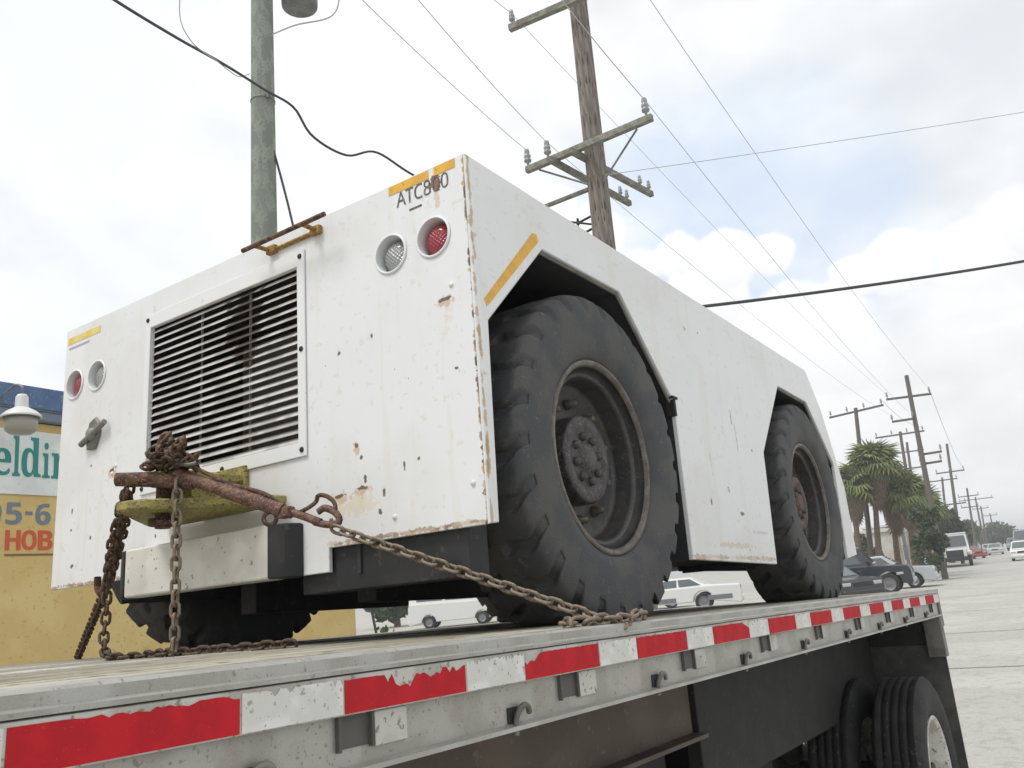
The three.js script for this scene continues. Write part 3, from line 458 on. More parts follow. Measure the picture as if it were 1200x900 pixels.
farPole('thin pale pole left of the third tallest pole', [-13.66, 0, -98.77], [-12.85, 8.66, -99.31], 0.18, [[...armAt(-12.85, 8.4, -99.3, 2.8), 3]]);
farPole('slim pole in the middle of the far row', [-14.06, 0, -124.85], [-13.58, 8.73, -125.17], 0.2, [[...armAt(-13.6, 7.7, -125.1, 2.4), 2], [...armAt(-13.7, 6.3, -125, 2), 2]]);
farPole('pale pole with a wide arm near the end of the far row', [-15.2, 0, -146], [-15.0, 8.4, -146], 0.2, [[...armAt(-15.0, 8.1, -146, 4.6), 3]]);
farPole('second last pole of the far row', [-16.43, 0, -161.61], [-16.13, 7.6, -161.81], 0.2, [[...armAt(-16.2, 7.2, -161.7, 2.4), 2]]);
farPole('last faint pole at the end of the street', [-18.4, 0, -196], [-18.2, 7.2, -196], 0.2, [[...armAt(-18.2, 6.8, -196, 2.4), 2]]);

function sag(a, b, s, n = 14) { const p = []; for (let i = 0; i <= n; i++) { const f = i / n; p.push([mix(a[0], b[0], f), mix(a[1], b[1], f) - 4 * s * f * (1 - f), mix(a[2], b[2], f)]); } return p; }
const wire = (label, pts, r, mat = M.wire, n = 48) => solo('overhead_wire', [tube(pts, r, n, 6)], mat, label, 'wire');
wire('thick black service cable sagging across the concrete pole down to the tractor top', [[-7.3, 8.35, -2.6], [-7.80, 8.49, -4.44], [-8.02, 8.60, -5.50], [-8.36, 8.87, -6.47], [-8.47, 8.90, -7.25], [-8.50, 8.88, -7.81], [-8.45, 8.53, -8.08], [-8.32, 8.37, -8.65], [-8.21, 8.60, -9.20], [-8.03, 8.39, -9.80], [-7.55, 7.97, -10.95], [-6.05, 7.6, -12.3]], 0.019, M.cable, 120);
wire('thin looped wire joining the thick cable left of the concrete pole', [[-7.6, 9.6, -5.3], [-7.79, 9.06, -5.41], [-7.96, 8.81, -5.54], [-8.10, 8.72, -5.80], [-8.29, 8.81, -6.28], [-8.65, 9.05, -6.95], [-8.78, 9.30, -7.24]], 0.007, M.wire, 60);
wire('dark guy wire slanting down right from the concrete pole', [[-8.66, 8.5, -7.42], [-8.43, 6.99, -7.62], [-7.75, 1.57, -8.07], [-7.55, 0.0, -8.2]], 0.017, M.cable, 20);
wire('grey jumper wire curving under the transformer can', [[-8.6, 9.95, -7.45], [-8.38, 10.2, -7.77], [-8.03, 10.47, -8.24], [-7.94, 10.85, -8.30], [-8.1, 11.6, -8.1]], 0.012, M.wire, 30);
wire('thick dark cable running from behind the tractor top to the right edge', sag([-5.82, 5.90, -12.3], [1.18, 7.45, -21.13], 0.1), 0.03, M.cable);
wire('pale thin wire rising gently to the right across the blue gap', sag([-5.8, 8.40, -12.2], [3.75, 10.6, -21.9], 0.05), 0.007);
wire('wire reaching the left end of the topmost arm from above', sag([-4.4, 8.2, -5.4], [-7.0, 12.03, -11.84], 0.05), 0.007);
wire('wire from the left end of the topmost arm to the tallest distant pole', sag([-7.0, 12.03, -11.84], [-8.5, 10.3, -51.0], 0.35), 0.006);
wire('long wire dropping from the top of the picture to the tallest distant pole', sag([-4.76, 12.05, -12.09], [-6.4, 10.3, -51.87], 0.5), 0.0075);
wire('faint wire to the leftmost insulator of the crossed arms', sag([-5.61, 8.29, -6.24], [-7.08, 9.3, -11.98], 0.05), 0.0055);
wire('faint wire to the second insulator of the crossed arms', sag([-5.27, 8.46, -6.83], [-6.66, 9.3, -11.98], 0.05), 0.0055);
wire('faint wire to the right insulator of the crossed arms', sag([-4.1, 8.82, -7.4], [-4.73, 9.3, -11.96], 0.05), 0.007);
wire('wire running from the right insulator toward the distant poles', sag([-4.73, 9.3, -11.96], [-7.5, 9.0, -51.1], 0.4), 0.006);
wire('wire from the second insulator running away behind the tractor', sag([-6.66, 9.3, -11.98], [-8.4, 9.0, -51.0], 0.4), 0.006);
wire('wire between the two tallest distant poles', sag([-6.4, 10.3, -51.87], [-9.6, 8.66, -88.7], 0.8), 0.014);
wire('wire between the two T-topped poles above the palms', sag([-9.25, 10.45, -53.45], [-9.6, 10.5, -69.5], 0.4), 0.014);

/* ------------------------------------------------------------------ parked cars: front along +x */
// o: L length, W width, base wheelbase, front overhang, belt height, roof height, cab = [rear foot, rear top, front top, front foot] measured from the nose, hood height
function vehicle(name, label, category, [x, z], yaw, o, paint, group) {
  const t = thing(name, label, category, [x, 0, z], { yaw, group }), { L, W, wb, fo, belt, roof, cab, hood = belt, tail = belt, r = 0.32, clear = 0.22 } = o;
  const X = (d) => L / 2 - d, xf = X(fo), xr = X(fo + wb), pts = [];
  const arch = (cx) => { const q = []; for (let i = 0; i <= 8; i++) { const a = Math.PI * i / 8; q.push([cx + Math.cos(a) * (r + 0.07), r + Math.sin(a) * (r + 0.07)]); } return q; };
  pts.push([X(L), clear + 0.12], [X(L) + 0.03, clear]);
  pts.push(...arch(xr).reverse(), ...arch(xf).reverse(), [X(0) - 0.03, clear], [X(0), clear + 0.15], [X(0) - 0.02, hood * 0.78], [X(0) - 0.12, hood * 0.92], [X(cab[3]), hood], [X(cab[0]), tail], [X(L) + 0.06, tail - 0.06], [X(L), tail - 0.25]);
  const g = ext(shape(pts.reverse()), W, 0.05, 3, 8).translate(0, 0, -W / 2);
  lpart('body', [g], paint, t);
  const wi = W / 2 - 0.06, wt = W / 2 - 0.24, b0 = Math.min(belt, hood) - 0.03;
  const lo = [[X(cab[0]), tail - 0.03, wi], [X(cab[3]), b0, wi], [X(cab[3]), b0, -wi], [X(cab[0]), tail - 0.03, -wi]], hi = [[X(cab[1]), roof, wt], [X(cab[2]), roof, wt], [X(cab[2]), roof, -wt], [X(cab[1]), roof, -wt]];
  lpart('cabin', [hull8(lo, hi), hull8(hi, hi.map(([a, b, c]) => [a * 0.94 + (X(cab[1]) + X(cab[2])) * 0.03, b + 0.035, c * 0.86]))], paint, t);
  const L3 = (p, q, f) => [mix(p[0], q[0], f), mix(p[1], q[1], f), mix(p[2], q[2], f)];
  const pane = (nm, a, b, c, d, out) => { // glass pane inset in the quad a b c d, a hair outside
    const gg = hull8([a, b, c, d].map((p) => [p[0] + out[0] * 0.004, p[1] + out[1] * 0.004, p[2] + out[2] * 0.004]), [a, b, c, d].map((p) => [p[0] + out[0] * 0.014, p[1] + out[1] * 0.014, p[2] + out[2] * 0.014])); lpart(nm, [gg], M.glass, t);
  };
  const q = (A, B, C, D, u0, u1, v0, v1) => { const f = (u, v) => L3(L3(A, B, u), L3(D, C, u), v); return [f(u0, v0), f(u1, v0), f(u1, v1), f(u0, v1)]; };
  pane('windscreen', ...q(lo[1], lo[2], hi[2], hi[1], 0.06, 0.94, 0.14, 0.92), [1, 0.5, 0]);
  pane('rear_window', ...q(lo[3], lo[0], hi[0], hi[3], 0.08, 0.92, 0.2, 0.9), [-1, 0.5, 0]);
  for (const [u0, u1] of [[0.10, 0.46], [0.5, 0.88]]) { pane('side_window', ...q(lo[0], lo[1], hi[1], hi[0], u0, u1, 0.16, 0.9), [0, 0.4, 1]); pane('side_window', ...q(lo[2], lo[3], hi[3], hi[2], 1 - u1, 1 - u0, 0.16, 0.9), [0, 0.4, -1]); }
  for (const [cx, s] of [[xf, 1], [xf, -1], [xr, 1], [xr, -1]]) {
    const w = new THREE.Group(); w.name = 'wheel'; w.position.set(cx, r, s * (W / 2 - 0.13)); if (s < 0) w.rotation.y = Math.PI; t.add(w);
    lpart('tyre', [latheZ([[r * 0.62, -0.1], [r * 0.9, -0.11], [r, -0.08], [r, 0.08], [r * 0.9, 0.11], [r * 0.62, 0.1]], 28)], M.truckRubber, w);
    lpart('rim', [latheZ([[0, 0.07], [r * 0.2, 0.075], [r * 0.25, 0.05], [r * 0.5, 0.06], [r * 0.62, 0.1], [r * 0.64, 0.1]], 24)], M.wheelGrey, w);
  }
  const lampY = Math.min(hood, belt) * 0.74;
  for (const s of [1, -1]) { lpart('headlight', [cbx(0.07, 0.13, 0.34, X(0) - 0.035, lampY, s * (W / 2 - 0.26), 0.03)], M.chrome, t); lpart('taillight', [cbx(0.06, 0.2, 0.22, X(L) + 0.025, tail * 0.78, s * (W / 2 - 0.16), 0.02)], M.tailRed, t); lpart('mirror', [cbx(0.12, 0.13, 0.2, X(cab[3] + 0.25), belt + 0.1, s * (W / 2 + 0.06), 0.04)], M.plastic, t); }
  lpart('grille', [cbx(0.05, 0.16, W * 0.42, X(0) - 0.02, lampY - 0.01, 0, 0.02)], M.plastic, t);
  lpart('bumper', [cbx(0.16, 0.2, W - 0.1, X(0) - 0.02, clear + 0.16, 0, 0.06)], o.bumper || paint, t); lpart('bumper', [cbx(0.16, 0.2, W - 0.1, X(L) + 0.02, clear + 0.18, 0, 0.06)], o.bumper || paint, t);
  if (o.extra) o.extra(t, X, W);
  return t;
}
const SEDAN = { L: 4.7, W: 1.78, wb: 2.72, fo: 0.92, belt: 0.92, roof: 1.40, cab: [4.1, 3.35, 2.05, 1.25], hood: 0.92, tail: 0.98 };
const SUV = { L: 4.8, W: 1.9, wb: 2.8, fo: 0.92, belt: 1.26, roof: 1.98, cab: [4.75, 4.45, 2.0, 1.35], hood: 1.2, tail: 1.22, r: 0.42, clear: 0.34, bumper: M.carSilver };
vehicle('parked_car', 'dark sport utility car with silver bumper parked right of the tractor rear wheel', 'car', [-9.25, -38.8], 0.12, { ...SUV, extra: (t, X, W) => { lpart('fender_flare', [cbx(0.3, 0.14, W + 0.02, X(0.45), 0.80, 0, 0.05)], M.carSilver, t); } }, M.carDark);
vehicle('parked_car', 'silver car parked just behind the dark sport utility car', 'car', [-9.0, -43.2], 0.1, { ...SEDAN, roof: 1.5, belt: 1.0, hood: 0.98, tail: 1.02 }, M.carSilver);
vehicle('parked_car', 'black car whose nose shows between the tractor rear wheel and the dark sport utility car', 'car', [-9.2, -34.3], -0.75, SEDAN, M.carBlack);
vehicle('parked_car', 'white car with grey lower stripe seen under the tractor between its wheels', 'car', [-16.1, -36.2], Math.PI + 0.35, { ...SEDAN, L: 5.4, wb: 2.85, belt: 1.0, hood: 1.0, tail: 1.05, r: 0.38, extra: (t, X, W) => { lpart('stripe', [bx(X(5.0), X(3.95), 0.42, 0.62, -W / 2 - 0.004, W / 2 + 0.004, 0.002), bx(X(2.6), X(1.5), 0.42, 0.62, -W / 2 - 0.004, W / 2 + 0.004, 0.002)], M.carGrey, t); } }, M.carWhite);
vehicle('parked_car', 'white car with red tail light partly hidden behind the tractor front wheel', 'car', [-20.0, -40.6], Math.PI + 0.5, SEDAN, M.carWhite);
vehicle('parked_van', 'white van far off seen through the gap under the tractor left of its front wheel', 'van', [-31.2, -39.2], 0.5, { L: 5.0, W: 1.95, wb: 3.0, fo: 0.85, belt: 1.35, roof: 2.2, cab: [4.95, 4.8, 1.35, 0.7], hood: 1.3, tail: 1.4, r: 0.34 }, M.carWhite);
vehicle('parked_car', 'white car coming along the street at the right edge', 'car', [-5.9, -82], -1.5, { ...SEDAN, roof: 1.5 }, M.carWhite);
vehicle('parked_car', 'dark sport utility car behind the white car at the right edge', 'car', [-6.6, -96], -1.5, { ...SUV, roof: 2.5, belt: 1.5, hood: 1.5, tail: 1.5 }, M.carGrey);
vehicle('parked_car', 'red car parked beyond the white truck', 'car', [-13.0, -110], -1.1, SEDAN, M.carRed);
vehicle('parked_car', 'pale car among the distant traffic at the end of the street', 'car', [-12.2, -128], -1.5, SEDAN, M.carSilver);
vehicle('parked_car', 'white car in the distance behind the pale car', 'car', [-14.8, -146], -1.4, SEDAN, M.carWhite);
vehicle('parked_car', 'dark car in the distance at the end of the street', 'car', [-12.4, -158], -1.5, SUV, M.carGrey);
vehicle('parked_car', 'low pale car beside the white truck on its left', 'car', [-12.9, -72.5], -0.4, SEDAN, M.carSilver);
{ // white forward-control truck facing the camera, front along +z
  const t = thing('delivery_truck', 'white truck with wide dark windscreen and black grille parked facing the camera', 'truck', [-10.4, 0, -78.6], { yaw: 0.12 });
  lpart('cab', [hull8([[-1.1, 1.3, 1.0], [1.1, 1.3, 1.0], [1.1, 1.3, -0.6], [-1.1, 1.3, -0.6]], [[-1.02, 2.55, 0.72], [1.02, 2.55, 0.72], [1.02, 2.55, -0.6], [-1.02, 2.55, -0.6]]), bx(-1.1, 1.1, 0.7, 1.32, -0.6, 1.3, 0.06), bx(-1.06, 1.06, 2.552, 2.66, -0.6, 0.78, 0.04)], M.carWhite, t);
  lpart('hood', [hull8([[-0.85, 1.25, 2.0], [0.85, 1.25, 2.0], [0.95, 1.32, 1.0], [-0.95, 1.32, 1.0]], [[-0.8, 1.45, 1.95], [0.8, 1.45, 1.95], [0.92, 1.52, 1.0], [-0.92, 1.52, 1.0]]), bx(-0.85, 0.85, 0.75, 1.25, 1.3, 2.0, 0.05)], M.carWhite, t);
  lpart('windscreen', [hull8([[-0.95, 1.56, 0.965], [0.95, 1.56, 0.965], [0.95, 1.56, 0.955], [-0.95, 1.56, 0.955]], [[-0.9, 2.42, 0.775], [0.9, 2.42, 0.775], [0.9, 2.42, 0.765], [-0.9, 2.42, 0.765]])], M.glass, t);
  lpart('grille', [bx(-0.62, 0.62, 0.72, 1.3, 1.99, 2.03, 0.01)], M.plastic, t); lpart('bumper', [bx(-1.1, 1.1, 0.45, 0.72, 1.9, 2.12, 0.04)], M.plastic, t);
  for (const s of [1, -1]) { lpart('fender', [bx(s * 0.84, s * 1.2, 0.85, 1.22, 1.0, 1.98, 0.1)], M.carWhite, t); lpart('headlight', [latheZ([[0, 0.05], [0.1, 0.03], [0.11, 0]], 20).translate(s * 0.98, 1.02, 1.98)], M.chrome, t); lpart('mirror', [cbx(0.16, 0.3, 0.06, s * 1.32, 1.9, 0.8, 0.02)], M.plastic, t); }
  lpart('cargo_box', [bx(-1.18, 1.18, 0.9, 2.45, -5.0, -0.75, 0.04)], M.carGrey, t);
  for (const [s, z] of [[1, 1.45], [-1, 1.45], [1, -3.8], [-1, -3.8]]) { const w = new THREE.Group(); w.name = 'wheel'; w.position.set(s * 1.0, 0.42, z); if (s < 0) w.rotation.y = Math.PI; t.add(w); lpart('tyre', [latheX([[0.25, -0.13], [0.38, -0.14], [0.42, -0.1], [0.42, 0.1], [0.38, 0.14], [0.25, 0.13]], 28)], M.truckRubber, w); lpart('rim', [latheX([[0, 0.05], [0.1, 0.06], [0.2, 0.05], [0.26, 0.13]], 20)], M.rimPale, w); }
}

/* ------------------------------------------------------------------ flatbed trailer (all below in the deck frame, metres from the eye) */
const XE = -0.927, XL = -3.489, YD = -0.034, ZA = 1.7, ZB = -5.93;
{
  const t = thing('flatbed_trailer', 'worn aluminium and wood flatbed trailer with torn red and white tape along its edge', 'trailer', [-2.2, -1.49, -5.3], { deck: true });
  // deck boards run lengthwise
  const rows = [[-1.005, 0.118, 'w'], [-1.126, 0.14, 'w'], [-1.269, 0.14, 'w'], [-1.412, 0.14, 'w'], [-1.555, 0.14, 'w'], [-1.698, 0.14, 'w'], [-1.841, 0.16, 'a']];
  for (const [x, w, k] of [...rows, ...rows.map(([x, w, k]) => [-4.416 - x + w, w, k]), [-2.004, 0.135, 'w'], [-2.142, 0.135, 'w'], [-2.28, 0.135, 'w']]) lpartDeck('deck_board', bx(x - w, x, YD - 0.032, YD - (k === 'a' ? -0.0005 : rr(0, 0.0012)), ZB + 0.01, ZA, 0.003), k === 'a' ? M.aluWorn : M.wood[Math.floor(rnd() * 3)]);
  function lpartDeck(n, g, m, o) { return part(n, [g], m, t, o); }
  const prof = [[-0.936, YD], [-0.931, YD - 0.004], [-0.930, -0.052], [-0.926, -0.055], [-0.926, -0.061], [-0.945, -0.063], [-0.945, -0.186], [-0.931, -0.190], [-0.929, -0.197], [-1.02, -0.198], [-1.02, -0.19], [-0.965, -0.18], [-0.965, -0.07], [-1.0, -0.066], [-1.0, YD]];
  for (const s of [0, 1]) {
    const P = prof.map(([x, y]) => [s ? -4.416 - x : x, y]); if (!s) P.reverse();
    const g = ext(shape(P), ZA - ZB).translate(0, 0, ZB), rail = part('side_rail', [g], M.alu, t), X = (x) => (s ? -4.416 - x : x);
    part('rub_rail', [bx(X(-0.9358), X(-0.9285), -0.1175, -0.0632, ZB, ZA, 0.002)], M.aluWorn, t);
    for (let k = -3; k < 9; k++) { const z = -0.938 - 0.593 * k; if (z > ZA - 0.1 || z < ZB + 0.1) continue;
      part('stake_pocket', [bx(X(-0.9448), X(-0.9365), -0.166, -0.064, z - 0.036, z - 0.030, 0.001), bx(X(-0.9448), X(-0.9365), -0.166, -0.064, z + 0.030, z + 0.036, 0.001), bx(X(-0.9446), X(-0.9435), -0.163, -0.064, z - 0.03, z + 0.03, 0)], M.flap, rail);
      part('pocket_plate', [bx(X(-0.9447), X(-0.9395), -0.168, -0.119, z - 0.11, z - 0.039, 0.002)], M.aluWorn, rail); }
    for (let k = -3; k < 8; k++) { const z = -1.356 - 0.59 * k; if (z > ZA - 0.1 || z < ZB + 0.1) continue;
      part('tie_hook', [tube([[X(-0.938), -0.205, z + 0.022], [X(-0.936), -0.178, z + 0.022], [X(-0.933), -0.162, z + 0.012], [X(-0.932), -0.157, z], [X(-0.933), -0.162, z - 0.014], [X(-0.935), -0.172, z - 0.02]], 0.0055, 20, 8)], M.greyPlate, rail);
      part('hook_plate', [bx(X(-0.9448), X(-0.942), -0.185, -0.158, z + 0.006, z + 0.038, 0.001)], M.darkSteel, rail); }
  }
  // reflective tape: 0.279 m red, 0.178 m white, peeling along its upper edge
  const PER = 0.4572, Z0 = -0.7275, yb = -0.1150, yt = -0.0665;
  const tape = (s0, s1, red, tear) => {
    const a = -(Z0 - PER * s0), b = -(Z0 - PER * s1); if (a > -ZB - 0.02) return; const e = Math.min(b, -ZB - 0.005), pts = [[a + 0.001, yb], [e - 0.001, yb]], n = 34;
    for (let i = n; i >= 0; i--) { const f = i / n; pts.push([mix(a + 0.001, e - 0.001, f), yt - Math.max(0, tear(f, i)) * 0.048]); }
    part('reflective_tape', [extSide(shape(pts), -0.9283, 0.0009)], red ? M.redTape : M.whiteTape, t);
  };
  const jag = mulberry(4242);
  for (let k = -3; k < 12; k++) {
    const R1 = jag(), tr = k === 0 ? (f) => 0.04 + 0.10 * jag() * sst(0.2, 0.4, f) * (1 - sst(0.75, 0.85, f)) + 0.10 * sst(0.93, 0.96, f) : k === 1 ? (f, i) => 0.06 + (f > 0.30 ? 0.36 * jag() * (1 - 0.7 * Math.abs(f - 0.45)) : 0.02 * jag()) + 0.30 * sst(0.34, 0.44, f) * (1 - sst(0.46, 0.56, f)) : k === 2 ? (f) => 0.05 + (f < 0.22 ? (0.22 - f) * 2.6 * (0.5 + 0.8 * jag()) : 0.03 * jag()) : k === 4 ? (f) => 0.04 + (f > 0.8 ? (f - 0.8) * 1.8 : 0.02 * jag()) : (f) => 0.03 + 0.07 * jag() * R1;
    tape(k - 0.611, k, true, tr); tape(k + 0.004, k + 0.385, false, (f) => 0.02 + (jag() < 0.25 ? 0.2 * jag() : 0.03 * jag()));
  }
  // underframe
  const mb = (x) => { part('main_beam', [bx(x - 0.008, x + 0.008, -0.46, -0.2, -3.1, ZA, 0.001), bx(x - 0.07, x + 0.07, -0.475, -0.46, -3.1, ZA, 0.003), bx(x - 0.07, x + 0.07, -0.202, -0.19, -5.9, ZA, 0.003)], M.beam, t); part('added_dark_frame', [bx(x - 0.03, x + 0.03, -0.68, -0.205, -5.88, -3.11, 0.006)], M.darkSteel, t); };  // rear of each beam is an added deep dark plate that blackens the underside
  part('added_dark_box', [bx(-2.95, -1.46, -1.02, -0.49, -3.0, -2.15, 0.02)], M.darkSteel, t);  // added box, dark fill for the shade under the bed
  part('added_dark_box', [bx(-2.95, -1.50, -1.05, -0.62, -4.2, -3.12, 0.02)], M.darkSteel, t);  // second added box, deepens the dark ahead of the wheels
  mb(-1.40); mb(-3.016);
  for (let z = 1.5; z > -5.8; z -= 0.355) part('cross_member', [bx(-3.40, -1.022, -0.186, -0.07, z - 0.004, z + 0.004, 0), bx(-3.40, -1.022, -0.189, -0.183, z - 0.03, z + 0.03, 0), bx(-3.40, -1.022, -0.073, -0.067, z - 0.03, z + 0.03, 0)], M.darkSteel, t);
  part('tail_beam', [bx(XL + 0.005, XE - 0.008, -0.26, -0.036, -6.0, ZB - 0.002, 0.006)], M.greyPlate, t);
  part('end_plate', [bx(-1.03, -0.932, -0.43, -0.2, -5.86, -5.84, 0.003), bx(-0.94, -0.932, -0.43, -0.2, -5.928, -5.862, 0.002)], M.greyPlate, t);
  for (const [x0, x1] of [[-1.58, -0.945], [-3.47, -2.84]]) { const f = part('mud_flap', [bx(x0, x1, -1.22, -0.36, -5.905, -5.893, 0.004)], M.flap, t); part('flap_hanger', [bx(x0, x1, -0.36, -0.205, -5.91, -5.88, 0.006)], M.darkSteel, f); }
  part('axle', [rod([-3.4, -0.99, -5.3], [-1.02, -0.99, -5.3], 0.065, 0.065, 20)], M.darkSteel, t);
  for (const x of [-1.75, -2.66]) { part('suspension_spring', [tube([[x, -0.78, -4.65], [x, -0.9, -5.0], [x, -0.93, -5.3], [x, -0.9, -5.6], [x, -0.78, -5.85]], 0.04, 24, 6)], M.darkSteel, t); for (const z of [-4.64, -5.85]) part('spring_hanger', [bx(x - 0.05, x + 0.05, -0.82, -0.2, z - 0.06, z + 0.06, 0.01)], M.darkSteel, t); }
  part('air_tank', [lathe([[0, -0.35], [0.1, -0.34], [0.13, -0.3], [0.13, 0.3], [0.1, 0.34], [0, 0.35]], 24).rotateZ(Math.PI / 2).translate(-2.2, -0.48, -3.6)], M.darkSteel, t);
  part('brake_chamber', [lathe([[0, -0.1], [0.08, -0.09], [0.09, 0], [0.08, 0.09], [0, 0.1]], 20).rotateX(1.2).translate(-1.72, -0.82, -5.05), rod([-1.72, -0.82, -5.05], [-1.72, -0.95, -5.28], 0.02)], M.darkSteel, t);
  // dual wheels: ribbed truck tyres
  const tp = [[0.29, -0.10], [0.33, -0.118], [0.40, -0.128], [0.455, -0.122], [0.485, -0.108], [0.498, -0.095]]; const ribs = []; for (let i = 0; i < 5; i++) { const c = -0.082 + i * 0.041; ribs.push([0.5, c - 0.013], [0.5, c + 0.013], [0.487, c + 0.0155], [0.487, c + 0.0255]); } ribs.pop(); ribs.pop();
  const tyreG = latheX([...tp, ...ribs, ...tp.slice().reverse().map(([r, y]) => [r, -y])], 72), rimG = [latheX([[0.29, 0.10], [0.30, 0.112], [0.285, 0.115], [0.27, 0.10], [0.255, 0.05], [0.235, 0.0], [0.20, -0.03], [0.115, -0.03], [0.11, 0.02], [0.09, 0.05], [0, 0.052]], 56), latheX([[0.30, -0.1], [0.26, -0.05], [0.25, 0.0]], 40)];
  for (const [x, f, dz = 0] of [[-1.095, 0], [-1.425, Math.PI], [-3.32, Math.PI], [-2.99, 0]]) {
    const w = new THREE.Group(); w.name = 'wheel'; w.position.set(x + 2.2, 0.5 - dz * 0.0358, dz); w.rotation.y = f; w.rotation.x = 0; t.add(w);
    lpart('tyre', [tyreG.clone()], M.truckRubber, w); lpart('rim', rimG.map((g) => g.clone()), M.rimPale, w);
    for (let k = 0; k < 10; k++) { const a = k / 10 * Math.PI * 2; lpart('lug_nut', [latheX([[0, 0.03], [0.016, 0.028], [0.018, 0], [0.018, -0.02]], 6).translate(-0.02, Math.cos(a) * 0.165, Math.sin(a) * 0.165)], M.greyPlate, w); }
  }
}

/* ------------------------------------------------------------------ white tow tractor standing on the trailer */
const ZF = -1.657, YT = 1.212, XR = -1.2, XLFT = -3.188;
function makeTyre(R, hw) { // lugged tyre around x: a swept profile with transverse bars cut into tread and shoulders
  const prof = [[0.575, -0.70], [0.60, -0.86], [0.67, -0.97], [0.76, -1.0], [0.86, -0.995], [0.92, -0.97], [0.958, -0.93], [0.983, -0.86], [0.994, -0.72], [0.998, -0.4], [1.0, 0]], full = [...prof, ...prof.slice(0, -1).reverse().map(([r, x]) => [r, -x])];
  const nP = 84, nT = 520, N = 26, pos = [], idx = [], uv = [];
  const crv = new THREE.CatmullRomCurve3(full.map(([r, x]) => V(r, x, 0)), false, 'centripetal'), pr = crv.getSpacedPoints(nP);
  for (let i = 0; i <= nT; i++) for (let j = 0; j <= nP; j++) {
    const th = i / nT * Math.PI * 2, r0 = pr[j].x, xs = pr[j].y, side = xs > 0 ? 1 : -1, ax = Math.abs(xs);
    const ph = th * N / (2 * Math.PI) + (side > 0 ? 0 : 0.5) + ax * 0.55 * side + 0.12 * Math.sin(ax * 7), fr = ph - Math.floor(ph);
    const groove = (sst(0.0, 0.03, fr) * (1 - sst(0.30, 0.34, fr)));
    const zone = sst(0.875, 0.915, r0) * sst(0.12, 0.24, ax + 0.05 * Math.sin(th * N * 0.5)) * (0.55 + 0.45 * sst(0.45, 0.8, ax)), wear = 0.8 + 0.2 * vn(th * 9, xs * 3 + 40);
    const d = -0.058 * groove * zone * wear - 0.004 * vn(th * 30, xs * 8) * sst(0.9, 1, r0) + 0.006 * sst(0.70, 0.72, r0) * (1 - sst(0.735, 0.75, r0));
    const r = (r0 + d) * R; const low = -0.494 + 0.002 * vn(th * 40, xs * 6), yy = Math.cos(th) * r, sq = sst(-0.36, -0.50, yy); pos.push(xs * hw * (1 + 0.07 * sq), Math.max(yy, low), Math.sin(th) * r); // flattened where it carries the load uv.push(th, xs);
  }
  for (let i = 0; i < nT; i++) for (let j = 0; j < nP; j++) { const a = i * (nP + 1) + j, b = a + nP + 1; idx.push(a, a + 1, b, b, a + 1, b + 1); }
  const g = new THREE.BufferGeometry(); g.setAttribute('position', new THREE.Float32BufferAttribute(pos, 3)); g.setAttribute('uv', new THREE.Float32BufferAttribute(uv, 2)); g.setIndex(idx); g.computeVertexNormals(); return g;
}
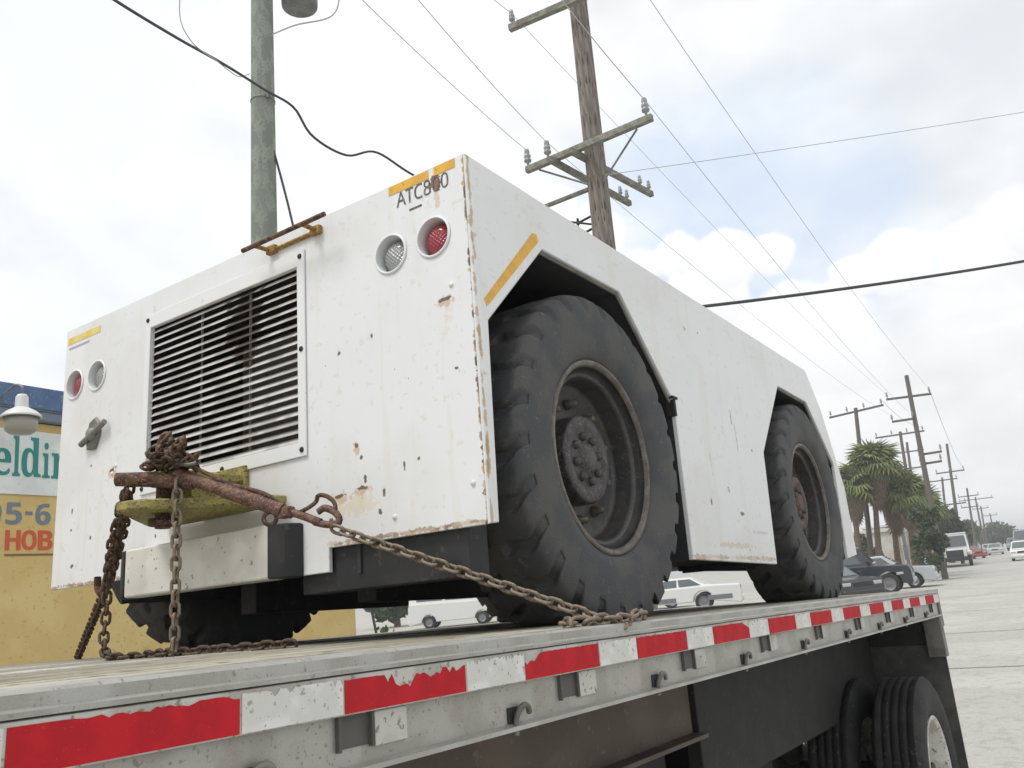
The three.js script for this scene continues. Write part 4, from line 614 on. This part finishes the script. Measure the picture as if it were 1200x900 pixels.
{
  const t = thing('tow_tractor', 'low white tow tractor with chipped paint and big lugged tyres, chained on the trailer', 'tow tractor', [-2.19, YD, -3.4], { deck: true });
  const P = (n, g, m, o) => part(n, Array.isArray(g) ? g : [g], m, t, o);
  // nose
  const LAMPS = [[-1.476, 1.002, 0], [-1.321, 1.003, 1], [-3.103, 0.977, 1], [-2.952, 0.98, 0]], G = [-2.613, -1.853, 0.527, 1.080];
  P('front_panel', ext(shape([[-3.184, 0.217], [-2.66, 0.217], [-2.66, 0.152], [-1.745, 0.152], [-1.745, 0.217], [-1.2065, 0.217], [-1.2065, YT], [-3.184, YT]], [[[G[0], G[2]], [G[0], G[3]], [G[1], G[3]], [G[1], G[2]]], ...LAMPS.map(([x, y]) => circ(x, y, 0.053))]), 0.014, 0.0025, 2, 40).translate(0, 0, ZF - 0.014), M.nose, { uv: (x, y) => [(x - NX0) / (NX1 - NX0), (y - NY0) / (NY1 - NY0)] });
  const fr = P('grille_frame', ext(shape([[-2.640, 0.486], [-1.822, 0.486], [-1.822, 1.128], [-2.640, 1.128]], [[[G[0] + 0.002, G[2] + 0.002], [G[0] + 0.002, G[3] - 0.002], [G[1] - 0.002, G[3] - 0.002], [G[1] - 0.002, G[2] + 0.002]]]), 0.006, 0.0015).translate(0, 0, ZF + 0.0012), M.white);
  for (const [x, y] of [[-1.84, 1.108], [-2.626, 1.108], [-1.84, 0.506], [-2.626, 0.506], [-1.838, 0.81], [-2.2, 0.506]]) part('screw', [latheZ([[0, 0.006], [0.006, 0.005], [0.0085, 0.002], [0.0085, 0]], 14).translate(x, y, ZF + 0.0065)], M.darkSteel, fr);
  const NS = 20, pit = (G[3] - G[2]) / NS, suv = (x, y) => [(x - G[0]) / (G[1] - G[0]), (y - G[2]) / (G[3] - G[2])];
  for (let i = 0; i < NS; i++) { const y = G[2] + (i + 0.5) * pit, dy = rr(-0.001, 0.001); P('grille_slat', [hull8([[G[0] + 0.003, y - 0.0085 + dy, ZF - 0.005], [G[1] - 0.003, y - 0.0085 + dy, ZF - 0.005], [G[1] - 0.003, y + 0.008 + dy, ZF - 0.022], [G[0] + 0.003, y + 0.008 + dy, ZF - 0.022]], [[G[0] + 0.003, y - 0.0055 + dy, ZF - 0.005], [G[1] - 0.003, y - 0.0055 + dy, ZF - 0.005], [G[1] - 0.003, y + 0.010 + dy, ZF - 0.0205], [G[0] + 0.003, y + 0.010 + dy, ZF - 0.0205]])], M.slat, { uv: suv }); }
  for (const f of [0.33, 0.66]) P('slat_stay', bx(G[0] + (G[1] - G[0]) * f - 0.002, G[0] + (G[1] - G[0]) * f + 0.002, G[2], G[3], ZF - 0.032, ZF - 0.024, 0.0008), M.slat);
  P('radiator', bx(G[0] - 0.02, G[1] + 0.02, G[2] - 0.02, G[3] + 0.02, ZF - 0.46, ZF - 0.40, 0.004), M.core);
  P('added_shade_duct', [bx(G[0] - 0.02, G[0] - 0.008, G[2] - 0.02, G[3] + 0.02, ZF - 0.40, ZF - 0.016, 0.001), bx(G[1] + 0.008, G[1] + 0.02, G[2] - 0.02, G[3] + 0.02, ZF - 0.40, ZF - 0.016, 0.001), bx(G[0] - 0.008, G[1] + 0.008, G[2] - 0.02, G[2] - 0.008, ZF - 0.40, ZF - 0.016, 0.001), bx(G[0] - 0.008, G[1] + 0.008, G[3] + 0.008, G[3] + 0.02, ZF - 0.40, ZF - 0.016, 0.001)], M.black);  // black walls added around the core to keep the gaps between slats dark
  for (const [x, y, red] of LAMPS) {
    const l = P('lamp', [latheZ([[0.0525, -0.04], [0.0525, 0.003], [0.0545, 0.0045], [0.058, 0.004], [0.060, 0.001], [0.060, 0.0]], 48).translate(x, y, ZF + 0.001)], M.white);
    part('lens', [latheZ([[0, -0.006], [0.02, -0.008], [0.036, -0.014], [0.046, -0.026], [0.052, -0.038]], 40).translate(x, y, ZF)], red ? M.redLens : M.clearLens, l);
    part('backing', [latheZ([[0, -0.05], [0.055, -0.05], [0.055, -0.04], [0, -0.04]], 24).translate(x, y, ZF)], M.darkSteel, l);
  }
  const stripe = (x0, x1, y0, y1, m) => P('warning_stripe', hull8([[x0, y0, ZF + 0.0012], [x1, y1, ZF + 0.0012], [x1, y1, ZF + 0.0003], [x0, y0, ZF + 0.0003]], [[x0, y0 + 0.027, ZF + 0.0012], [x1, y1 + 0.027, ZF + 0.0012], [x1, y1 + 0.027, ZF + 0.0003], [x0, y0 + 0.027, ZF + 0.0003]]), m);
  stripe(-1.474, -1.326, 1.180, 1.180, M.stripe); stripe(-1.307, -1.233, 1.181, 1.181, M.stripe); stripe(-3.17, -2.945, 1.150, 1.150, M.stripeOld);
  P('faded_strip', bx(-3.16, -3.02, 1.128, 1.136, ZF + 0.0002, ZF + 0.001, 0), std({ color: lin(0.42, 0.36, 0.46), roughness: 0.6 }));
  { const g = text('ATC800', 'sans_regular', 0.0445, 0.001, 0.98); g.computeBoundingBox(); const w = g.boundingBox.max.x; g.scale(0.188 / w, 1, 1); P('lettering', g.translate(-1.446, 1.134, ZF + 0.0003), M.ink); P('lettering', bx(-1.40, -1.355, 1.108, 1.114, ZF + 0.0003, ZF + 0.001, 0), M.ink); }
  // folding bracket over the grille
  const hb = P('bracket', [rod([-2.04, 1.172, ZF + 0.062], [-1.672, 1.172, ZF + 0.062], 0.0075, 0.0075, 12)], M.rust, { label: 'rusty rod of the bracket above the grille' });
  part('bracket_arm', [tube([[-1.985, 1.172, ZF + 0.060], [-1.97, 1.168, ZF + 0.004], [-1.762, 1.168, ZF + 0.004], [-1.768, 1.172, ZF + 0.060]], 0.0075, 40, 8, false), bx(-1.985, -1.945, 1.155, 1.182, ZF + 0.001, ZF + 0.018, 0.003), bx(-1.785, -1.745, 1.155, 1.182, ZF + 0.001, ZF + 0.018, 0.003)], M.ochre, hb);
  P('latch', [ext(shape([[-2.975, 0.70], [-2.93, 0.695], [-2.905, 0.74], [-2.905, 0.79], [-2.93, 0.815], [-2.965, 0.80], [-2.985, 0.745]]), 0.012, 0.003).translate(0, 0, ZF + 0.001), rod([-3.0, 0.722, ZF + 0.02], [-2.85, 0.782, ZF + 0.02], 0.011, 0.010, 10), latheZ([[0, 0.03], [0.02, 0.028], [0.025, 0.012]], 16).translate(-2.94, 0.752, ZF)], M.greyPlate, { label: 'grey turning latch on the nose panel' });
  for (const [x, y] of [[-2.80, 0.615], [-2.82, 0.59], [-1.27, 0.85], [-1.24, 0.32], [-1.5, 0.27]]) P('rivet', latheZ([[0, 0.005], [0.006, 0.004], [0.008, 0]], 12).translate(x, y, ZF), M.dirtyWhite);
  // flanks with polygonal wheel openings (points are [z, y])
  const A1 = [[-1.700, 0.222], [-1.715, 0.747], [-2.022, 1.048], [-2.515, 1.050], [-2.868, 0.711], [-2.858, 0.143]], A2 = [[-3.768, 0.130], [-3.822, 0.630], [-4.215, 1.017], [-4.705, 1.012], [-5.075, 0.700], [-5.02, 0.168]];
  const out = [[-1.6605, YT], [-1.6605, 0.218], ...A1, ...A2, [-5.235, 0.19], [-5.225, 0.58], [-4.99, 1.014], [-4.80, 1.203], [-4.78, YT]].map(([z, y]) => [-z, y]);
  const fuv = (x, y, z) => [(-z + FZ1) / (FZ1 - FZ0), (y - 0.1) / 1.14];
  P('side_panel', extSide(shape(out), XR - 0.018, 0.018, 0.0025), M.flank, { uv: fuv }); P('side_panel', extSide(shape(out.map(([a, y]) => [a, a > 2.8 && a < 3.8 && y < 0.2 ? 0.33 : y])), XLFT, 0.018, 0.0025), M.flank, { uv: fuv });
  for (const [s, A] of [[0, A1], [0, A2], [1, A1], [1, A2]]) {
    const x0 = s ? XLFT + 0.0185 : -1.64, x1 = s ? -2.75 : XR - 0.0185, g = [];
    for (let i = 0; i < A.length - 1; i++) { const [z0, y0] = A[i], [z1, y1] = A[i + 1], l = Math.hypot(z1 - z0, y1 - y0), nz = (y1 - y0) / l * 0.008, ny = -(z1 - z0) / l * 0.008; const a = [z0 + nz * 0.2, y0 + ny * 0.2], b = [z1 + nz * 0.2, y1 + ny * 0.2], c = [z1 + nz * 1.6, y1 + ny * 1.6], d = [z0 + nz * 1.6, y0 + ny * 1.6];
      g.push(hull8([[x0, a[1], a[0]], [x1, a[1], a[0]], [x1, b[1], b[0]], [x0, b[1], b[0]]], [[x0, d[1], d[0]], [x1, d[1], d[0]], [x1, c[1], c[0]], [x0, c[1], c[0]]])); }
    P('wheel_well', g, M.liner);
    P('well_wall', bx(s ? -2.76 : -1.652, s ? -2.748 : -1.64, 0.14, 1.10, A[5][0] - 0.03, A[0][0] + 0.03, 0.002), M.liner);
    P('arch_edge', A.slice(1, 5).map((p, i, q) => i < 3 ? rod([s ? XLFT + 0.016 : XR - 0.016, p[1] - 0.003, p[0]], [s ? XLFT + 0.016 : XR - 0.016, q[i + 1][1] - 0.003, q[i + 1][0]], 0.007, 0.007, 6) : null).filter(Boolean), M.greyPlate);
  }
  for (const [z, y] of [[-1.68, 0.98], [-1.682, 0.6], [-3.06, 1.05], [-3.30, 0.42]]) P('rivet', latheX([[0, 0.004], [0.006, 0.003], [0.008, 0]], 12).translate(XR, y, z), M.dirtyWhite);
  P('warning_stripe', extSide(shape([[1.706, 0.795], [1.716, 0.776], [2.006, 1.058], [1.996, 1.078], [1.975, 1.075]].map(([a, y]) => [a - 0.004, y + 0.008])), XR + 0.0003, 0.001), M.stripe);
  P('arch_bracket', [bx(XR - 0.03, XR + 0.004, 0.66, 0.725, -2.872, -2.856, 0.002), bx(XR - 0.03, XR + 0.006, 0.725, 0.735, -2.89, -2.845, 0.002)], M.darkSteel);
  P('corner_post', bx(-1.235, -1.209, 0.225, 1.19, -1.70, -1.672, 0.002), M.rust);
  P('top_panel', bx(-3.168, -1.22, 1.190, YT, -4.78, -1.674, 0.004), M.white);
  P('rear_panel', [hull8([[-3.168, 1.19, -4.78], [-1.22, 1.19, -4.78], [-1.22, 1.0, -4.975], [-3.168, 1.0, -4.975]], [[-3.168, YT, -4.78], [-1.22, YT, -4.78], [-1.22, 1.014, -4.988], [-3.168, 1.014, -4.988]]), hull8([[-3.168, 0.2, -5.215], [-1.22, 0.2, -5.215], [-1.22, 0.2, -5.234], [-3.168, 0.2, -5.234]], [[-3.168, 0.58, -5.205], [-1.22, 0.58, -5.205], [-1.22, 0.58, -5.224], [-3.168, 0.58, -5.224]]), hull8([[-3.168, 0.58, -5.205], [-1.22, 0.58, -5.205], [-1.22, 0.58, -5.224], [-3.168, 0.58, -5.224]], [[-3.168, 1.0, -4.97], [-1.22, 1.0, -4.97], [-1.22, 1.014, -4.989], [-3.168, 1.014, -4.989]])], M.white);
  // bumper block, ballast, frame
  P('bumper', bx(-2.605, -1.912, 0.148, 0.300, ZF + 0.001, ZF + 0.070, 0.008), M.dirtyWhite);
  { const q = (x, sx) => { const a = [[x, -ZF - 0.001]]; for (let k = 0; k <= 10; k++) { const t2 = k / 10 * Math.PI / 2; a.push([x + sx * 0.066 * Math.cos(t2), -ZF - 0.001 - 0.070 * Math.sin(t2)]); } return sx > 0 ? a.reverse() : a; };
    P('bumper_end', extFlat(shape(q(-1.911, 1)), 0.148, 0.150, 0.004), M.black); P('bumper_end', extFlat(shape(q(-2.606, -1)), 0.148, 0.150, 0.004), M.black); }
  for (const x of [-1.91, -2.47]) P('frame_rail', [bx(x - 0.04, x + 0.04, 0.075, 0.31, -2.75, ZF - 0.31, 0.004), bx(x - 0.04, x + 0.04, 0.205, 0.31, -5.1, -2.752, 0.004)], M.black);
  P('frame_rail', bx(-1.872, -1.28, 0.10, 0.30, ZF - 0.10, ZF - 0.02, 0.004), M.black);
  P('belly_plate', [bx(-2.42, -1.96, 0.20, 0.215, -5.0, ZF - 0.32, 0.002), bx(-1.64, -1.215, 0.16, 0.175, -3.74, -2.89, 0.002), bx(-3.17, -2.75, 0.335, 0.35, -3.74, -2.89, 0.002), bx(-1.868, -1.655, 0.23, 0.245, -5.0, ZF - 0.12, 0.002), bx(-2.74, -2.515, 0.23, 0.245, -5.0, ZF - 0.12, 0.002)], M.black);
  for (const z of [-2.335, -4.575]) P('axle', [rod([-1.5, 0.44, z], [-2.9, 0.44, z], 0.085, 0.085, 20), lathe([[0, -0.2], [0.12, -0.17], [0.2, -0.05], [0.2, 0.05], [0.12, 0.17], [0, 0.2]], 24).rotateZ(Math.PI / 2).translate(-2.19, 0.38, z)], M.black);
  // wheels
  const R = 0.525, HW = 0.150, TG = merged(makeTyre(R, HW));
  const rimPts = [[0.300, 0.100], [0.312, 0.118], [0.306, 0.128], [0.294, 0.128], [0.286, 0.116], [0.283, 0.100], [0.270, 0.092], [0.262, 0.092], [0.256, 0.078], [0.252, 0.03], [0.246, 0.012], [0.20, 0.002], [0.0, 0.002]];
  const wheel = (x, z, turn, rusty) => {
    const w = new THREE.Group(); w.name = 'wheel'; w.position.set(x + 2.19, 0.460 - YD, z + 3.4); w.rotation.y = turn; t.add(w);
    const ty = shadowed(new THREE.Mesh(TG, M.rubber)); ty.name = 'tyre'; w.add(ty);
    lpart('rim', [latheX(rimPts.slice(4), 64)], M.rimDark, w); lpart('rim_flange', [latheX(rimPts.slice(0, 7), 64)], M.rimEdge, w);
    lpart('hub', [latheX([[0.142, 0.0], [0.142, 0.055], [0.136, 0.064], [0.118, 0.068], [0.10, 0.064], [0.094, 0.058], [0.05, 0.058], [0.046, 0.072], [0.03, 0.078], [0, 0.078]], 40)], rusty ? M.rimRust : M.hub, w);
    for (let k = 0; k < 8; k++) { const a = k / 8 * 6.2832 + 0.2; lpart('hub_bolt', [latheX([[0, 0.016], [0.013, 0.015], [0.015, 0.0]], 8).translate(0.058, Math.cos(a) * 0.072, Math.sin(a) * 0.072)], M.rimDark, w); }
    for (let k = 0; k < 10; k++) { const a = k / 10 * 6.2832; lpart('lug_nut', [latheX([[0, 0.035], [0.011, 0.034], [0.013, 0.012], [0.018, 0.01], [0.018, -0.002]], 8).translate(0.006, Math.cos(a) * 0.188, Math.sin(a) * 0.188)], rusty ? M.rust : M.rimEdge, w); }
  };
  wheel(-1.354, -2.335, 0, false); wheel(-1.354, -4.575, 0, true); wheel(-3.034, -2.335, Math.PI, false); wheel(-3.034, -4.575, Math.PI, false);
  // tow hitch
  const H = P('tow_hitch', [extFlat(shape([[-2.48, -ZF - 0.012], [-1.90, -ZF - 0.012], [-1.93, 1.56], [-2.085, 1.40], [-2.12, 1.345], [-2.165, 1.318], [-2.215, 1.318], [-2.26, 1.345], [-2.295, 1.40], [-2.45, 1.56]].reverse()), 0.356, 0.028, 0.005), extFlat(shape([[-2.295, -ZF - 0.012], [-2.085, -ZF - 0.012], [-2.10, 1.46], [-2.14, 1.40], [-2.24, 1.40], [-2.28, 1.46]].reverse()), 0.445, 0.026, 0.005), bx(-2.255, -2.125, 0.3745, 0.4445, -1.60, -1.49, 0.004), bx(-2.30, -2.08, 0.372, 0.50, ZF + 0.001, ZF + 0.018, 0.004)], M.moss, { label: 'yellow-green mossy tow hitch' });
  part('tow_pin', [rod([-2.19, 0.315, -1.445], [-2.19, 0.535, -1.445], 0.021, 0.021, 18), lathe([[0, 0], [0.036, 0], [0.04, 0.006], [0.04, 0.02], [0.0, 0.021]], 20).translate(-2.19, 0.322, -1.445), new THREE.TorusGeometry(0.03, 0.007, 8, 20).translate(-2.19, 0.56, -1.445)], M.rust, H);
}

/* ------------------------------------------------------------------ chains and load binder */
const PITCH = 0.0305, LR = 0.0047;
function linkGeo(R = 0.0113, wr = LR, pitch = PITCH) { // a closed oval of round bar, long axis along x
  const h = pitch / 2 + wr - R; class C extends THREE.Curve { getPoint(u, o = new THREE.Vector3()) { const per = 4 * h + 2 * Math.PI * R; let s = u * per; if (s < 2 * h) return o.set(-h + s, R, 0); s -= 2 * h; if (s < Math.PI * R) { const a = Math.PI / 2 - s / R; return o.set(h + R * Math.cos(a), R * Math.sin(a), 0); } s -= Math.PI * R; if (s < 2 * h) return o.set(h - s, -R, 0); s -= 2 * h; const a = -Math.PI / 2 - s / R; return o.set(-h + R * Math.cos(a), R * Math.sin(a), 0); } }
  return new THREE.TubeGeometry(new C(), 22, wr, 7, true);
}
const LINK = merged(linkGeo());
function linkAt(t, o, p, dir, roll, mat) { const x = dir.clone().normalize(), up = Math.abs(x.y) > 0.92 ? V(1, 0, 0.3) : V(0, 1, 0), z = x.clone().cross(up).normalize(), y = z.clone().cross(x); const q = new THREE.Quaternion().setFromRotationMatrix(new THREE.Matrix4().makeBasis(x, y, z)).multiply(new THREE.Quaternion().setFromAxisAngle(V(1, 0, 0), roll)); const m = shadowed(new THREE.Mesh(LINK, mat)); m.name = 'chain_link'; m.position.copy(p).sub(o); m.quaternion.copy(q); t.add(m); }
function strand(t, o, pts, mat, rollBase = 0.6, wob = 0.15, curved = true) {
  let c; const Q = pts.map((p) => V(...p)); if (curved && Q.length > 2) c = new THREE.CatmullRomCurve3(Q, false, 'centripetal'); else { c = new THREE.CurvePath(); for (let i = 1; i < Q.length; i++) c.add(new THREE.LineCurve3(Q[i - 1], Q[i])); }
  const n = Math.max(1, Math.round(c.getLength() / PITCH)); for (let i = 0; i < n; i++) { const u = (i + 0.5) / n; linkAt(t, o, c.getPointAt(u), c.getTangentAt(u), rollBase + (i % 2) * Math.PI / 2 + rr(-wob, wob), mat); }
}
function chainThing(label, o, group) { return thing('tie_down_chain', label, 'chain', o, { deck: true }); }
{ // tight chain from the binder down to the near edge of the trailer
  const o = [-1.608, 0.246, -1.564], t = chainThing('tight grey-brown chain slanting from the load binder down to the near trailer edge', o), O = V(...o);
  strand(t, O, [[-1.625, 0.253, -1.558], [-0.935, -0.042, -1.779]], M.chain, 0.55, 0.12);
  strand(t, O, [[-0.930, -0.030, -1.80], [-0.955, -0.022, -1.76], [-0.985, -0.026, -1.70], [-1.01, -0.024, -1.655], [-0.985, -0.026, -1.63]], M.chain, 0.2, 0.5);
  strand(t, O, [[-0.945, -0.028, -1.83], [-0.95, -0.018, -1.90], [-0.96, -0.026, -1.94]], M.chain, 0.9, 0.5);
}
{ // chain down to the far side of the trailer: doubled bundle, then a single strand
  const o = [-2.2, 0.40, -1.345], t = chainThing('heavy rusty chain bundle running from the hitch down to the far trailer edge', o), O = V(...o);
  const a = V(-2.195, 0.415, -1.335), b = V(-2.50, 0.195, -1.475), e = V(-3.47, -0.03, -1.93);
  for (let k = 0; k < 4; k++) { const p = []; for (let i = 0; i <= 8; i++) { const f = i / 8, w = Math.sin(f * Math.PI) * 0.5 + 0.5, an = k * 1.57 + f * 3.2; p.push([mix(a.x, b.x, f) + Math.cos(an) * 0.021 * w, mix(a.y, b.y, f) + Math.sin(an) * 0.024 * w, mix(a.z, b.z, f) + Math.cos(an + 1) * 0.02 * w]); } strand(t, O, p, k % 2 ? M.chainDark : M.rust, k, 0.5); }
  strand(t, O, [[b.x, b.y, b.z], [e.x, e.y, e.z]], M.chainDark, 0.4, 0.2);
  strand(t, O, [[-2.50, 0.19, -1.47], [-2.49, 0.10, -1.465], [-2.47, 0.03, -1.45], [-2.42, -0.018, -1.43], [-2.36, -0.026, -1.42]], M.chainDark, 0.2, 0.3);
  part('grab_hook', [tube([[-2.46, 0.215, -1.455], [-2.49, 0.19, -1.46], [-2.515, 0.165, -1.465], [-2.54, 0.165, -1.47], [-2.552, 0.185, -1.47], [-2.545, 0.21, -1.465]], 0.011, 24, 8)], M.rust, t);
}
{ // chain hanging straight down from the binder
  const o = [-2.062, 0.43, -1.405], t = chainThing('brown chain hanging straight down in front of the white bumper', o), O = V(...o);
  strand(t, O, [[-2.058, 0.43, -1.40], [-2.06, 0.2, -1.402], [-2.058, -0.022, -1.404]], M.chain, 0.75, 0.15);
}
{ // loose chain lying along the deck below the front bumper
  const o = [-2.1, -0.026, -1.44], t = chainThing('loose dark chain lying along the deck below the white bumper', o), O = V(...o);
  strand(t, O, [[-2.36, -0.026, -1.415], [-2.25, -0.027, -1.44], [-2.06, -0.026, -1.42], [-1.93, -0.027, -1.46], [-1.82, -0.026, -1.50], [-1.74, -0.027, -1.53]], M.chainDark, 0.5, 0.5);
}
{ // heap of chain on top of the hitch
  const o = [-2.1, 0.48, -1.41], t = chainThing('rusty heap of chain piled on top of the tow hitch', o), O = V(...o), r = mulberry(99);
  for (let i = 0; i < 60; i++) { const a = r() * 6.28, h = r() * r(), q = (1 - h * 0.7) * 0.075 * Math.sqrt(r()); linkAt(t, O, V(-2.095 + Math.cos(a) * q * 1.15, 0.478 + h * 0.092, -1.41 + Math.sin(a) * q), V(r() - 0.5, (r() - 0.5) * 0.7, r() - 0.5), r() * 3.1, r() < 0.5 ? M.rust : M.chainDark); }
}
{ // lever load binder laid over the hitch
  const S = V(-2.062, 0.438, -1.42), E = V(-0.927, -0.044, -1.781), at = (f, dy = 0) => S.clone().lerp(E, f).add(V(0, dy, 0));
  const t = thing('load_binder', 'rusty purple-brown load binder with lever and hooks lying across the tow hitch', 'load binder', S.toArray(), { deck: true });
  part('barrel', [rod(at(-0.02, 0.004), at(0.11, 0.004), 0.0165, 0.018, 14), rod(at(0.11, 0.004), at(0.262, 0.002), 0.021, 0.0185, 14), rod(at(0.262, 0.002), at(0.285), 0.014, 0.012, 12)], M.binder, t);
  part('lever', [rod([-2.21, 0.447, -1.312], [-2.13, 0.440, -1.372], 0.019, 0.0215, 14), rod([-2.13, 0.440, -1.372], [-2.03, 0.418, -1.43], 0.0215, 0.016, 14)], M.rust, t);
  part('lever', [tube([at(-0.03, 0.035), at(0.03, 0.038), at(0.12, 0.026), at(0.22, 0.03), at(0.27, 0.012)], 0.006, 24, 8)], M.rust, t);
  part('yoke', [bxAt(at(0.27), 0.02), tube([at(0.25, 0.0), at(0.30, 0.006), at(0.355, 0.004)], 0.011, 16, 8)], M.binder, t);
  part('hook', [tube([at(0.34), at(0.375, 0.006), at(0.40, 0.022), at(0.395, 0.04), at(0.365, 0.045), at(0.35, 0.03)], 0.0095, 28, 8)], M.binder, t);
  part('hook', [tube([at(0.29, 0.002), at(0.315, 0.022), at(0.345, 0.055), at(0.35, 0.072), at(0.372, 0.078), at(0.39, 0.066), at(0.392, 0.05)], 0.006, 32, 8)], M.rust, t);
  part('ring', [new THREE.TorusGeometry(0.017, 0.006, 8, 18).rotateY(0.6).translate(...at(0.23, -0.03).toArray())], M.rust, t);
  part('shackle', [tube([[-2.16, 0.505, -1.40], [-2.10, 0.486, -1.40], [-2.02, 0.468, -1.41], [-2.005, 0.472, -1.42]], 0.0055, 20, 8), rod([-2.09, 0.465, -1.395], [-2.02, 0.495, -1.41], 0.004, 0.004, 8)], M.greyPlate, t);
  function bxAt(p, s) { return cbx(s * 2.2, s * 1.5, s * 1.5, p.x, p.y, p.z, 0.006); }
}

renderer.render(scene, camera);
